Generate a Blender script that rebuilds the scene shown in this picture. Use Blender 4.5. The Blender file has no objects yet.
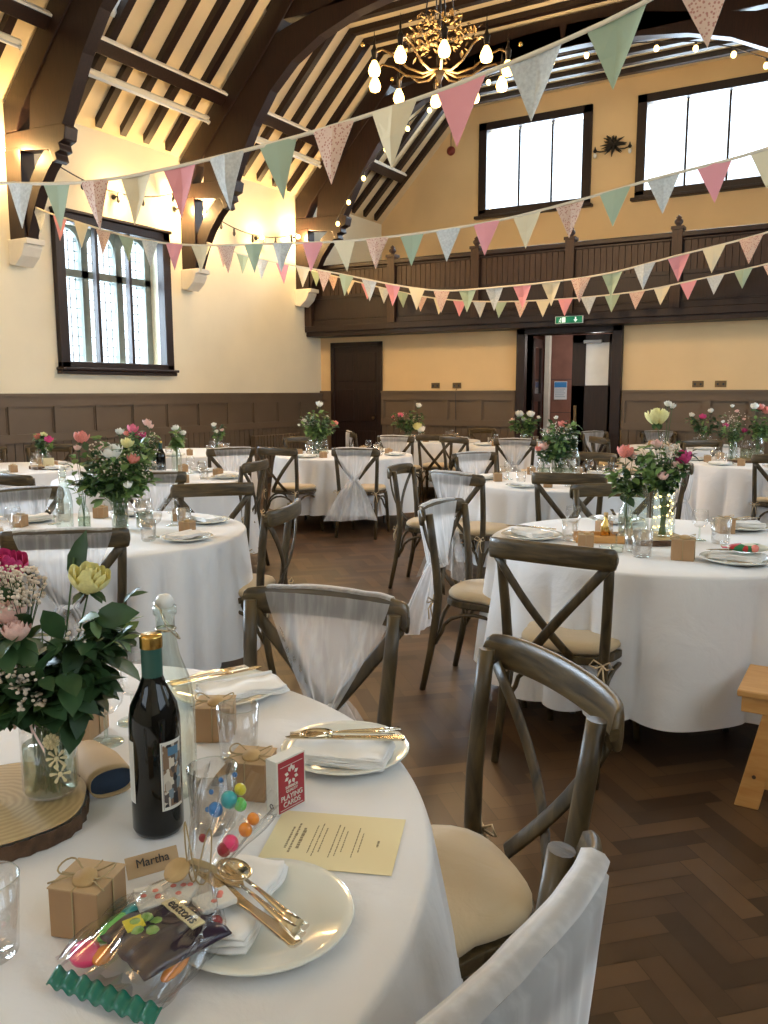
import bpy, math, random
from mathutils import Vector, Matrix
from math import sin, cos, pi, radians

sc = bpy.context.scene
col = sc.collection

# ------------------------------------------------------------------ camera
EYE = Vector((0, 0, 1.45))
YAW, PITCH, ROLL = radians(30.86), math.atan(120 / 830.), radians(-0.1)
fw = Vector((-sin(YAW) * cos(PITCH), cos(YAW) * cos(PITCH), -sin(PITCH)))
rt = Vector((cos(YAW), sin(YAW), 0)); up = rt.cross(fw)
r2 = rt * cos(ROLL) + up * sin(ROLL); u2 = up * cos(ROLL) - rt * sin(ROLL)
cd = bpy.data.cameras.new('camera'); cam = bpy.data.objects.new('camera', cd); col.objects.link(cam)
cam.matrix_world = Matrix.Translation(EYE) @ Matrix((r2, u2, -fw)).transposed().to_4x4()
cd.sensor_fit = 'VERTICAL'; cd.sensor_height = 36; cd.lens = 830 / 1024 * 36; cd.clip_start = .05
sc.camera = cam

# ------------------------------------------------------------------ light
sc.view_settings.view_transform = 'Standard'; sc.view_settings.look = 'None'
sc.view_settings.gamma = 1; sc.view_settings.use_curve_mapping = False
sc.view_settings.exposure = 0.40
w = bpy.data.worlds.new('sky'); sc.world = w; w.use_nodes = True
w.node_tree.nodes['Background'].inputs[0].default_value = (.86, .93, 1, 1)
w.node_tree.nodes['Background'].inputs[1].default_value = 2.2

def area(name, loc, rot, sx, sy, power, colr=(.86, .93, 1)):
    l = bpy.data.lights.new(name, 'AREA'); l.shape = 'RECTANGLE'; l.size = sx; l.size_y = sy
    l.energy = power; l.color = colr
    o = bpy.data.objects.new(name, l); o.location = loc; o.rotation_euler = rot; col.objects.link(o); return o

def point(name, loc, power, colr=(1, .62, .28), r=.05, parent=None):
    l = bpy.data.lights.new(name, 'POINT'); l.energy = power; l.color = colr; l.shadow_soft_size = r
    o = bpy.data.objects.new(name, l); o.location = loc; col.objects.link(o); o.parent = parent; return o

# daylight standing outside every window opening
DAY = (.74, .87, 1.0)
for i, y in enumerate((-.6, 3.05, 7.5)):
    area('daylight_left', (-9.15, y, 2.7), (0, -pi / 2, 0), 1.9, 1.8, (70, 900, 300)[i], DAY)
for i, y in enumerate((1.2, 5.0, 8.6)):
    area('daylight_right', (2.5, y, 2.75), (0, pi / 2, 0), 2.3, 2.0, (8, 30, 110)[i], DAY)
for x in (-5.42, -2.6):
    area('daylight_back', (x, 14.6, 5.28), (-pi / 2, 0, 0), 1.9, 1.5, 170, DAY)
for x in (-6.2, -1.6):
    area('daylight_rear', (x, -3.7, 3.3), (pi / 2, 0, 0), 2.4, 2.6, 10, (.95, .95, 1))
# ------------------------------------------------------------------ materials
def nt(name):
    m = bpy.data.materials.new(name); m.use_nodes = True
    return m, m.node_tree, m.node_tree.nodes, m.node_tree.links, m.node_tree.nodes['Principled BSDF']

def mat(name, c, rough=.6, metal=0, var=.0, scale=8, bump=0, bscale=60, stretch=(1, 1, 1), coat=0, emit=0, sheen=0, sss=0):
    m, t, n, l, b = nt(name)
    b.inputs['Base Color'].default_value = (*c, 1); b.inputs['Roughness'].default_value = rough
    b.inputs['Metallic'].default_value = metal; b.inputs['Coat Weight'].default_value = coat
    if sheen: b.inputs['Sheen Weight'].default_value = sheen
    if emit: b.inputs['Emission Color'].default_value = (*c, 1); b.inputs['Emission Strength'].default_value = emit
    if var or bump:
        tc = n.new('ShaderNodeTexCoord'); mp = n.new('ShaderNodeMapping'); mp.inputs['Scale'].default_value = stretch
        l.new(tc.outputs['Object'], mp.inputs['Vector'])
        if var:
            nz = n.new('ShaderNodeTexNoise'); nz.inputs['Scale'].default_value = scale; nz.inputs['Detail'].default_value = 5
            l.new(mp.outputs[0], nz.inputs['Vector'])
            r = n.new('ShaderNodeValToRGB'); r.color_ramp.elements[0].position = .3; r.color_ramp.elements[1].position = .7
            r.color_ramp.elements[0].color = (*[x * (1 - var) for x in c], 1)
            r.color_ramp.elements[1].color = (*[min(1, x * (1 + var)) for x in c], 1)
            l.new(nz.outputs[0], r.inputs[0]); l.new(r.outputs[0], b.inputs['Base Color'])
        if bump:
            nb = n.new('ShaderNodeTexNoise'); nb.inputs['Scale'].default_value = bscale; nb.inputs['Detail'].default_value = 4
            l.new(mp.outputs[0], nb.inputs['Vector'])
            bp = n.new('ShaderNodeBump'); bp.inputs['Strength'].default_value = bump; bp.inputs['Distance'].default_value = .01
            l.new(nb.outputs[0], bp.inputs['Height']); l.new(bp.outputs[0], b.inputs['Normal'])
    return m

def thin_glass(name, tint=(1, 1, 1), refl=.12, rough=.02, dirt=0, dcol=(1, 1, 1)):
    m, t, n, l, b = nt(name); n.remove(b); out = n['Material Output']
    tr = n.new('ShaderNodeBsdfTransparent'); tr.inputs[0].default_value = (*tint, 1)
    gl = n.new('ShaderNodeBsdfGlossy'); gl.inputs['Roughness'].default_value = rough
    lw = n.new('ShaderNodeLayerWeight'); lw.inputs[0].default_value = .35
    mr = n.new('ShaderNodeMapRange'); mr.inputs['To Min'].default_value = refl * .5; mr.inputs['To Max'].default_value = min(1, refl * 5)
    l.new(lw.outputs['Facing'], mr.inputs['Value'])
    mx = n.new('ShaderNodeMixShader'); l.new(mr.outputs[0], mx.inputs[0]); l.new(tr.outputs[0], mx.inputs[1]); l.new(gl.outputs[0], mx.inputs[2])
    last = mx
    if dirt:
        df = n.new('ShaderNodeBsdfDiffuse'); df.inputs[0].default_value = (*dcol, 1)
        m2 = n.new('ShaderNodeMixShader'); m2.inputs[0].default_value = dirt
        l.new(mx.outputs[0], m2.inputs[1]); l.new(df.outputs[0], m2.inputs[2]); last = m2
    l.new(last.outputs[0], out.inputs[0]); return m

def tulle_mat(name, dens=.55, c=(.93, .93, .94)):
    m, t, n, l, b = nt(name); n.remove(b); out = n['Material Output']
    tr = n.new('ShaderNodeBsdfTransparent')
    df = n.new('ShaderNodeBsdfDiffuse'); df.inputs[0].default_value = (*c, 1)
    tl = n.new('ShaderNodeBsdfTranslucent'); tl.inputs[0].default_value = (*c, 1)
    ad = n.new('ShaderNodeMixShader'); ad.inputs[0].default_value = .4
    l.new(df.outputs[0], ad.inputs[1]); l.new(tl.outputs[0], ad.inputs[2])
    lw = n.new('ShaderNodeLayerWeight'); lw.inputs[0].default_value = .4
    mr = n.new('ShaderNodeMapRange'); mr.inputs['To Min'].default_value = dens; mr.inputs['To Max'].default_value = 1.0
    tc = n.new('ShaderNodeTexCoord'); mp = n.new('ShaderNodeMapping'); mp.inputs['Scale'].default_value = (55, 55, 3)
    l.new(tc.outputs['Object'], mp.inputs['Vector']); nz = n.new('ShaderNodeTexNoise'); nz.inputs['Scale'].default_value = 1; nz.inputs['Detail'].default_value = 3
    l.new(mp.outputs[0], nz.inputs['Vector']); m3 = n.new('ShaderNodeMapRange'); m3.inputs['From Min'].default_value = .45; m3.inputs['From Max'].default_value = .8; m3.inputs['To Max'].default_value = .3
    l.new(nz.outputs[0], m3.inputs['Value']); mm = n.new('ShaderNodeMath'); mm.operation = 'ADD'; mm.use_clamp = True
    l.new(lw.outputs['Facing'], mm.inputs[0]); l.new(m3.outputs[0], mm.inputs[1]); l.new(mm.outputs[0], mr.inputs['Value'])
    mx = n.new('ShaderNodeMixShader'); l.new(mr.outputs[0], mx.inputs[0]); l.new(tr.outputs[0], mx.inputs[1]); l.new(ad.outputs[0], mx.inputs[2])
    l.new(mx.outputs[0], out.inputs[0]); return m

def cloth_mat(name, c, trans=.12, rough=.85, bump=.25):
    m, t, n, l, b = nt(name)
    b.inputs['Base Color'].default_value = (*c, 1); b.inputs['Roughness'].default_value = rough
    b.inputs['Sheen Weight'].default_value = .2
    tc = n.new('ShaderNodeTexCoord')
    nb = n.new('ShaderNodeTexNoise'); nb.inputs['Scale'].default_value = 7; nb.inputs['Detail'].default_value = 6
    nb.inputs['Distortion'].default_value = .6; l.new(tc.outputs['Object'], nb.inputs['Vector'])
    bp = n.new('ShaderNodeBump'); bp.inputs['Strength'].default_value = bump; bp.inputs['Distance'].default_value = .03
    l.new(nb.outputs[0], bp.inputs['Height']); l.new(bp.outputs[0], b.inputs['Normal'])
    return m

def wood_mat(name, c1, c2, rough=.45, scale=4, stretch=(14, 14, 1.2), bump=.2):
    m, t, n, l, b = nt(name); b.inputs['Roughness'].default_value = rough
    tc = n.new('ShaderNodeTexCoord'); mp = n.new('ShaderNodeMapping'); mp.inputs['Scale'].default_value = stretch
    l.new(tc.outputs['Object'], mp.inputs['Vector'])
    nz = n.new('ShaderNodeTexNoise'); nz.inputs['Scale'].default_value = scale; nz.inputs['Detail'].default_value = 7
    nz.inputs['Distortion'].default_value = .8
    l.new(mp.outputs[0], nz.inputs['Vector'])
    r = n.new('ShaderNodeValToRGB'); r.color_ramp.elements[0].position = .32; r.color_ramp.elements[1].position = .68
    r.color_ramp.elements[0].color = (*c1, 1); r.color_ramp.elements[1].color = (*c2, 1)
    l.new(nz.outputs[0], r.inputs[0]); l.new(r.outputs[0], b.inputs['Base Color'])
    bp = n.new('ShaderNodeBump'); bp.inputs['Strength'].default_value = bump; bp.inputs['Distance'].default_value = .004
    l.new(nz.outputs[0], bp.inputs['Height']); l.new(bp.outputs[0], b.inputs['Normal']); return m

def floral_mat(name, base, spot):
    m, t, n, l, b = nt(name); b.inputs['Roughness'].default_value = .85
    tc = n.new('ShaderNodeTexCoord'); v = n.new('ShaderNodeTexVoronoi'); v.inputs['Scale'].default_value = 75
    l.new(tc.outputs['Object'], v.inputs['Vector'])
    r = n.new('ShaderNodeValToRGB'); r.color_ramp.elements[0].position = .28; r.color_ramp.elements[1].position = .42
    r.color_ramp.elements[0].color = (*spot, 1); r.color_ramp.elements[1].color = (*base, 1)
    l.new(v.outputs['Distance'], r.inputs[0]); l.new(r.outputs[0], b.inputs['Base Color']); return m

def parquet_mat():
    m, t, n, l, b = nt('herringbone_parquet')
    at = n.new('ShaderNodeAttribute'); at.attribute_name = 'block'
    r = n.new('ShaderNodeValToRGB'); e = r.color_ramp.elements
    e[0].position = 0; e[0].color = (.050, .026, .012, 1); e[1].position = 1; e[1].color = (.135, .075, .036, 1)
    x = e.new(.5); x.color = (.088, .047, .022, 1)
    l.new(at.outputs['Fac'], r.inputs[0])
    tc = n.new('ShaderNodeTexCoord'); nz = n.new('ShaderNodeTexNoise'); nz.inputs['Scale'].default_value = 3; nz.inputs['Detail'].default_value = 8
    l.new(tc.outputs['Object'], nz.inputs['Vector'])
    mr = n.new('ShaderNodeMapRange'); mr.inputs['To Min'].default_value = .7; mr.inputs['To Max'].default_value = 1.3
    l.new(nz.outputs[0], mr.inputs['Value'])
    mx = n.new('ShaderNodeVectorMath'); mx.operation = 'SCALE'; l.new(r.outputs[0], mx.inputs[0]); l.new(mr.outputs[0], mx.inputs['Scale'])
    l.new(mx.outputs[0], b.inputs['Base Color'])
    m2 = n.new('ShaderNodeMapRange'); m2.inputs['To Min'].default_value = .28; m2.inputs['To Max'].default_value = .5
    l.new(nz.outputs[0], m2.inputs['Value']); l.new(m2.outputs[0], b.inputs['Roughness']); return m

M = dict(
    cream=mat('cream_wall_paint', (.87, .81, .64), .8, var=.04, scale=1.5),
    warmlit_cream=mat('cream_paint_with_warm_light', (.82, .61, .34), .8, var=.04, scale=1.5),  # end wall cream with warm lamp light mixed into the colour
    plaster=mat('ceiling_plaster', (.80, .66, .42), .85, var=.06, scale=2),
    mullion=mat('weathered_window_stone', (.20, .23, .21), .8, var=.15, scale=6),
    stone=mat('painted_stone', (.82, .78, .68), .7, var=.05),
    oak=wood_mat('dark_stained_oak', (.008, .0028, .0018), (.024, .0078, .0045), .45),
    oakw=wood_mat('dark_brown_panel_oak', (.028, .012, .007), (.060, .028, .015), .5),
    panel=mat('brown_painted_panelling', (.150, .108, .072), .5, var=.08, scale=2),
    white=mat('white_enamel', (.85, .85, .82), .35),
    batten=mat('cream_tube_fitting', (.75, .70, .55), .4),
    grey=mat('grey_metal', (.35, .36, .37), .35, .8),
    iron=mat('black_ironwork', (.03, .025, .02), .35, .7),
    gilt=mat('aged_gilt', (.17, .115, .05), .4, .8, var=.3, scale=30),
    bulb=mat('warm_bulb', (1, .60, .17), .3, emit=6),
    warmglow=mat('fairy_bulb', (1, .72, .26), .3, emit=4),
    chair=wood_mat('weathered_chair_wood', (.030, .020, .008), (.115, .077, .031), .42, 3, (9, 9, 2.2), .3),
    chairx=wood_mat('weathered_rail_wood', (.034, .023, .009), (.125, .084, .034), .38, 3, (2, 9, 14), .3),
    cushion=cloth_mat('cream_seat_pad', (.60, .46, .28), 0, .8, .3),
    cloth=cloth_mat('white_table_linen', (.80, .79, .79), .1),
    tulle=tulle_mat('white_tulle', .26), tulled=tulle_mat('dense_white_tulle', .46),
    satin=cloth_mat('white_napkin', (.88, .87, .85), .1, .7, .3),
    kraft=mat('kraft_card', (.42, .255, .13), .75, var=.06, scale=12),
    kraftl=mat('pale_kraft_card', (.52, .36, .20), .75, var=.05),
    twine=mat('jute_twine', (.42, .32, .17), .9),
    plate=mat('white_glazed_china', (.80, .81, .74), .12, coat=.5),
    steel=mat('polished_cutlery', (.75, .68, .55), .12, 1),
    glass=thin_glass('clear_glass'), gglass=thin_glass('pale_green_glass', (.93, .98, .95), .12, dirt=.02, dcol=(.7, .85, .75)),
    wglass=thin_glass('water_filled_glass', (.80, .86, .78), .1, dirt=.10, dcol=(.55, .62, .45)),
    pane=thin_glass('window_pane', (.95, .98, 1), .06),
    cello=thin_glass('crinkled_cellophane', (.97, .97, .97), .10, .08),
    frost=mat('frosted_bottle_glass', (.55, .66, .50), .3, var=.1),
    bottle=mat('dark_wine_bottle', (.003, .0035, .003), .07),
    capsule=mat('green_capsule', (.03, .10, .08), .35), gold=mat('gold_foil', (.65, .42, .12), .25, 1),
    label=mat('printed_white_label', (.72, .70, .64), .6), ink=mat('black_ink', (.03, .03, .035), .6),
    inkb=mat('blue_ink', (.08, .20, .32), .6), inkr=mat('brown_ink', (.10, .06, .045), .6), gyp=mat('cream_pink_blossom', (.74, .62, .50), .7, var=.2, scale=40),
    bark=mat('tree_bark', (.10, .055, .03), .95, var=.4, scale=40, bump=.8),
    log=wood_mat('cut_log_face', (.42, .27, .11), (.58, .40, .19), .6, 6, (3, 3, 3), .1),
    pine=wood_mat('varnished_pine', (.62, .30, .09), (.72, .40, .14), .35, 3, (2, 12, 12), .05),
    leaf=mat('dark_leaf', (.035, .085, .028), .5, var=.4, scale=12), leaf2=mat('fresh_leaf', (.15, .25, .075), .5, var=.35, scale=12),
    leaf3=mat('silvery_leaf', (.20, .27, .19), .55, var=.2), stem=mat('green_stem', (.06, .12, .035), .6),
    yellow=mat('pale_yellow_petal', (.86, .80, .36), .6, var=.08), pink=mat('pink_petal', (.80, .16, .26), .6, var=.2),
    hot=mat('magenta_petal', (.62, .05, .20), .6, var=.2), blush=mat('blush_petal', (.85, .55, .48), .6, var=.1),
    wpetal=mat('white_petal', (.88, .86, .78), .6), coral=mat('coral_petal', (.80, .25, .20), .6, var=.2),
    fpink=mat('pink_bunting_cotton', (.80, .34, .36), .85), fcream=mat('cream_bunting_cotton', (.78, .68, .46), .85),
    fgreen=mat('sage_bunting_cotton', (.38, .47, .33), .85), fgrey=mat('grey_bunting_cotton', (.58, .60, .58), .85, var=.15, scale=60),
    fflor=floral_mat('floral_bunting_cotton', (.72, .52, .40), (.50, .22, .17)), tape=mat('cream_bunting_tape', (.75, .66, .50), .85),
    brass=mat('brass_plate', (.18, .12, .06), .35, .8), red=mat('red_bell', (.25, .04, .03), .5),
    cred=mat('card_box_red', (.36, .022, .035), .45), sgreen=mat('exit_green', (.0, .18, .08), .4, emit=.35), swhite=mat('sign_white', (.8, .9, .82), .4, emit=.5),
    menu=mat('cream_menu_card', (.80, .70, .42), .7), tanink=mat('menu_ink', (.28, .22, .12), .7),
    brick=mat('lobby_wall_red', (.22, .10, .075), .8, var=.12, scale=5), paper=mat('notice_paper', (.75, .78, .82), .6),
    blue=mat('notice_blue', (.05, .25, .60), .5), navy=mat('navy_card', (.012, .035, .085), .4),
    sofa=mat('dark_fabric', (.03, .03, .035), .8), soil=mat('dark', (.01, .01, .01), .9),
)

# ------------------------------------------------------------------ mesh helpers
class MB:
    def __init__(s): s.v = []; s.f = []; s.sm = []
    def add(s, vs, fs, smooth=False, T=None):
        b = len(s.v)
        s.v += [tuple(T @ Vector(v)) if T else tuple(v) for v in vs]
        for f in fs: s.f.append(tuple(b + i for i in f)); s.sm.append(smooth)
        return s
    def box(s, x0, x1, y0, y1, z0, z1, T=None):
        vs = [(x, y, z) for z in (z0, z1) for y in (y0, y1) for x in (x0, x1)]
        return s.add(vs, [(0, 2, 3, 1), (4, 5, 7, 6), (0, 1, 5, 4), (1, 3, 7, 5), (3, 2, 6, 7), (2, 0, 4, 6)], False, T)
    def prism(s, poly, y0, y1, axis='y', T=None):
        n = len(poly)
        def p(a, b, c): return (a, c, b) if axis == 'y' else ((c, a, b) if axis == 'x' else (a, b, c))
        vs = [p(a, b, y0) for a, b in poly] + [p(a, b, y1) for a, b in poly]
        fs = [tuple(range(n)), tuple(range(2 * n - 1, n - 1, -1))] + [(i, n + i, n + (i + 1) % n, (i + 1) % n) for i in range(n)]
        return s.add(vs, fs, False, T)
    def band(s, inner, outer, y0, y1, T=None):
        for i in range(len(inner) - 1):
            s.prism([inner[i], inner[i + 1], outer[i + 1], outer[i]], y0, y1, 'y', T)
        return s
    def tube(s, pts, r, n=8, T=None, caps=True, flat=None):
        pts = [Vector(p) for p in pts]; k = len(pts)
        rs = r if isinstance(r, (list, tuple)) else [r] * k
        vs = []; ref = None
        for i, p in enumerate(pts):
            d = (pts[min(i + 1, k - 1)] - pts[max(i - 1, 0)]).normalized()
            if ref is None: ref = Vector((0, 0, 1)) if abs(d.z) < .9 else Vector((1, 0, 0))
            a = d.cross(ref)
            if a.length < 1e-5: a = d.cross(Vector((1, .3, .2)))
            a.normalize(); b = a.cross(d).normalized(); ref = b
            for j in range(n):
                t = 2 * pi * j / n
                vs.append(p + a * cos(t) * rs[i] * (flat[0] if flat else 1) + b * sin(t) * rs[i] * (flat[1] if flat else 1))
        fs = [(i * n + j, (i + 1) * n + j, (i + 1) * n + (j + 1) % n, i * n + (j + 1) % n) for i in range(k - 1) for j in range(n)]
        s.add(vs, fs, True, T)
        if caps: s.add([], [], False); b = len(s.v) - len(vs); s.f += [tuple(b + j for j in range(n)), tuple(b + (k - 1) * n + n - 1 - j for j in range(n))]; s.sm += [False, False]
        return s
    def lathe(s, prof, n=20, T=None, smooth=True):
        k = len(prof); vs = []
        for r, z in prof:
            for j in range(n):
                t = 2 * pi * j / n; vs.append((r * cos(t), r * sin(t), z))
        fs = [(i * n + j, i * n + (j + 1) % n, (i + 1) * n + (j + 1) % n, (i + 1) * n + j) for i in range(k - 1) for j in range(n)]
        return s.add(vs, fs, smooth, T)
    def grid(s, fn, nu, nv, T=None, wrap=False, smooth=True):
        m = nu if wrap else nu + 1
        vs = [fn(i / nu, j / nv) for j in range(nv + 1) for i in range(m)]
        fs = [(j * m + i, j * m + (i + 1) % m, (j + 1) * m + (i + 1) % m, (j + 1) * m + i) for j in range(nv) for i in range(nu)]
        return s.add(vs, fs, smooth, T)
    def ball(s, c, r, n=10, T=None, sq=(1, 1, 1)):
        def f(u, v):
            a = 2 * pi * u; b = pi * (v - .5)
            return (c[0] + r * cos(b) * cos(a) * sq[0], c[1] + r * cos(b) * sin(a) * sq[1], c[2] + r * sin(b) * sq[2])
        return s.grid(f, n, max(4, n // 2), T, True)
    def build(s, name, m, parent=None, bevel=0, solid=0, sub=0, kind=None):
        me = bpy.data.meshes.new(name); me.from_pydata(s.v, [], s.f); me.update()
        me.polygons.foreach_set('use_smooth', s.sm[:len(me.polygons)])
        me.materials.append(M[m] if isinstance(m, str) else m)
        o = bpy.data.objects.new(name, me); col.objects.link(o)
        if parent: o.parent = parent
        if solid: q = o.modifiers.new('s', 'SOLIDIFY'); q.thickness = solid; q.offset = 0
        if bevel: q = o.modifiers.new('b', 'BEVEL'); q.width = bevel; q.segments = 2; q.limit_method = 'ANGLE'
        if sub: q = o.modifiers.new('u', 'SUBSURF'); q.levels = sub; q.render_levels = sub
        if kind: o['kind'] = kind
        return o

def tag(o, label, cat, group=None, kind=None):
    o['label'] = label; o['category'] = cat
    if group: o['group'] = group
    if kind: o['kind'] = kind
    return o
def thing(name, label, cat, loc=(0, 0, 0), rz=0, group=None):
    o = bpy.data.objects.new(name, None); o.empty_display_size = .05; col.objects.link(o)
    o.location = loc; o.rotation_euler = (0, 0, rz); return tag(o, label, cat, group)
KIDS = {}
def kids(o):
    return [c for c in col.objects if c.parent == o]
def copy_tree(o, parent=None, ks=None):
    c = o.copy(); col.objects.link(c)
    if parent: c.parent = parent
    if o.name not in KIDS: KIDS[o.name] = kids(o)
    for k in KIDS[o.name]: copy_tree(k, c)
    return c
def clone(o, loc, rz=0, label=None, group=None, scale=None):
    """the prototype itself the first time, a copy of thing and parts afterwards"""
    if o.get('_used'):
        c = copy_tree(o)
    else:
        if o.name not in KIDS: KIDS[o.name] = kids(o)
        o['_used'] = 1; c = o
    if '_used' in c and c is not o: del c['_used']
    c.location = loc; c.rotation_euler = (0, 0, rz)
    if label: c['label'] = label
    if group: c['group'] = group
    if scale: c.scale = (scale,) * 3
    return c
def struct(o): o['kind'] = 'structure'; return o
def text(body, size, m, parent, loc, X, Y, name='lettering', depth=.0006):
    """real lettering, laid out along direction X with Y up, converted to a mesh"""
    cu = bpy.data.curves.new(name, 'FONT'); cu.body = body; cu.size = size; cu.align_x = 'CENTER'; cu.align_y = 'CENTER'; cu.extrude = depth
    t = bpy.data.objects.new(name, cu); col.objects.link(t)
    me = bpy.data.meshes.new_from_object(t); bpy.data.objects.remove(t)
    me.materials.clear(); me.materials.append(M[m])
    o = bpy.data.objects.new(name, me); col.objects.link(o); o.parent = parent
    X = Vector(X).normalized(); Y = Vector(Y).normalized(); Z = X.cross(Y)
    o.matrix_local = Matrix.Translation(Vector(loc)) @ Matrix((X, Y, Z)).transposed().to_4x4(); return o
def town_print():
    m, t, n, l, b = nt('town_picture_print'); b.inputs['Roughness'].default_value = .55
    tc = n.new('ShaderNodeTexCoord'); mp = n.new('ShaderNodeMapping'); mp.inputs['Scale'].default_value = (1, 1, .6); l.new(tc.outputs['Object'], mp.inputs['Vector'])
    v = n.new('ShaderNodeTexVoronoi'); v.distance = 'CHEBYCHEV'; v.inputs['Scale'].default_value = 130; l.new(mp.outputs[0], v.inputs['Vector'])
    r = n.new('ShaderNodeValToRGB'); r.color_ramp.interpolation = 'CONSTANT'; e = r.color_ramp.elements
    e[0].color = (.62, .56, .46, 1); e[1].position = .82; e[1].color = (.02, .02, .025, 1)
    for p, c in ((.3, (.24, .15, .09, 1)), (.48, (.50, .44, .36, 1)), (.62, (.09, .07, .06, 1)), (.72, (.20, .26, .30, 1))): x = e.new(p); x.color = c
    l.new(v.outputs['Color'], r.inputs[0]); l.new(r.outputs[0], b.inputs['Base Color']); return m
M['town'] = town_print()
rnd = random.Random(7)
# ------------------------------------------------------------------ room
XL, XC, XA, XR = -8.44, -4.0, .44, 1.95        # left wall, hall axis, eaves on the right, right wall
YR, YB, YG, YU = -3.2, 12.0, 11.6, 14.05       # rear wall, back wall, gallery front, wall above the gallery
EZ, CZ = 4.60, 6.38
TR = (3.5, 6.15, 8.80, 11.40)

# floor: oak blocks laid herringbone
def floor():
    vs = []; fs = []; at = []; W = .075; g = .0012; c45 = cos(pi / 4)
    def blk(x0, y0, x1, y1):
        q = [(x0 + g, y0 + g), (x1 - g, y0 + g), (x1 - g, y1 - g), (x0 + g, y1 - g)]
        q = [(a * c45 - b * c45 + XC, a * c45 + b * c45 + 4.5) for a, b in q]
        mx = sum(p[0] for p in q) / 4; my = sum(p[1] for p in q) / 4
        if XL - .1 < mx < XR + .1 and YR - .1 < my < YB + .15:
            b = len(vs); vs.extend((p[0], p[1], 0) for p in q); fs.append((b, b + 1, b + 2, b + 3)); at.append(rnd.random())
    R = 190
    for y in range(-R, R):
        for k in range(-R // 8 - 26, R // 8 + 26):
            x = y + 8 * k
            if abs(x) < R: blk(x * W, y * W, (x + 4) * W, (y + 1) * W)
            y2 = y - 7 + 8 * k
            if abs(y2) < R: blk(y * W, y2 * W, (y + 1) * W, (y2 + 4) * W)
    b = len(vs); vs += [(XL - .3, YR - .3, -.0015), (XR + .3, YR - .3, -.0015), (XR + .3, YB + 2.4, -.0015), (XL - .3, YB + 2.4, -.0015)]
    fs.append((b, b + 1, b + 2, b + 3)); at.append(0)
    me = bpy.data.meshes.new('floor'); me.from_pydata(vs, [], fs); a = me.attributes.new('block', 'FLOAT', 'FACE')
    a.data.foreach_set('value', at); me.materials.append(parquet_mat())
    o = bpy.data.objects.new('floor', me); col.objects.link(o); struct(o)
floor()

def wall(name, m, axis, c0, c1, a0, a1, z0, z1, holes):
    """slab with openings; a runs along the wall, holes = (a0,a1,z0,z1)"""
    b = MB(); xs = sorted({a0, a1, *[h[0] for h in holes], *[h[1] for h in holes]}); zs = sorted({z0, z1, *[h[2] for h in holes], *[h[3] for h in holes]})
    for i in range(len(xs) - 1):
        run = None
        for j in range(len(zs) - 1):
            cx = (xs[i] + xs[i + 1]) / 2; cz = (zs[j] + zs[j + 1]) / 2
            if any(h[0] < cx < h[1] and h[2] < cz < h[3] for h in holes): continue
            if axis == 'x': b.box(c0, c1, xs[i], xs[i + 1], zs[j], zs[j + 1])
            else: b.box(xs[i], xs[i + 1], c0, c1, zs[j], zs[j + 1])
    return struct(b.build(name, m))

LWIN = [(-1.5, .3, 1.78, 3.5), (2.15, 3.95, 1.78, 3.5), (6.70, 8.33, 1.80, 3.47)]
wall('wall_left', 'cream', 'x', XL - .45, XL, YR - .3, YU + .3, 0, EZ + .12, LWIN)
wall('wall_right', 'cream', 'x', XR, XR + .35, YR - .3, YB, 0, 4.5, [(0.1, 2.3, 1.6, 3.9), (3.9, 6.1, 1.6, 3.9), (7.5, 9.7, 1.6, 3.9)])
wall('wall_rear', 'cream', 'y', YR - .35, YR, XL, XR, 0, 7, [(-7.4, -5.0, 2.0, 4.6), (-2.8, -.4, 2.0, 4.6)])
DX0, DX1, DZ = -4.66, -3.36, 2.29
wall('wall_back', 'warmlit_cream', 'y', YB, YB + .25, XL, XR, 0, 2.42, [(DX0, DX1, 0, DZ)])
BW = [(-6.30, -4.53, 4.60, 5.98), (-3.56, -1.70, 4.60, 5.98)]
wall('wall_back_upper', 'warmlit_cream', 'y', YU, YU + .3, XL - .4, XA + .3, 2.3, 6.9, BW)
b = MB(); b.box(XA, XR + .35, YR - .3, YB + .3, 4.45, 4.65); b.box(XA, XA + .3, YR - .3, YU + .3, 4.3, 4.9)
b.box(XA, XR + .3, YG, YB + .25, 2.42, 4.5)
struct(b.build('ceiling_aisle', 'cream'))

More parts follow.
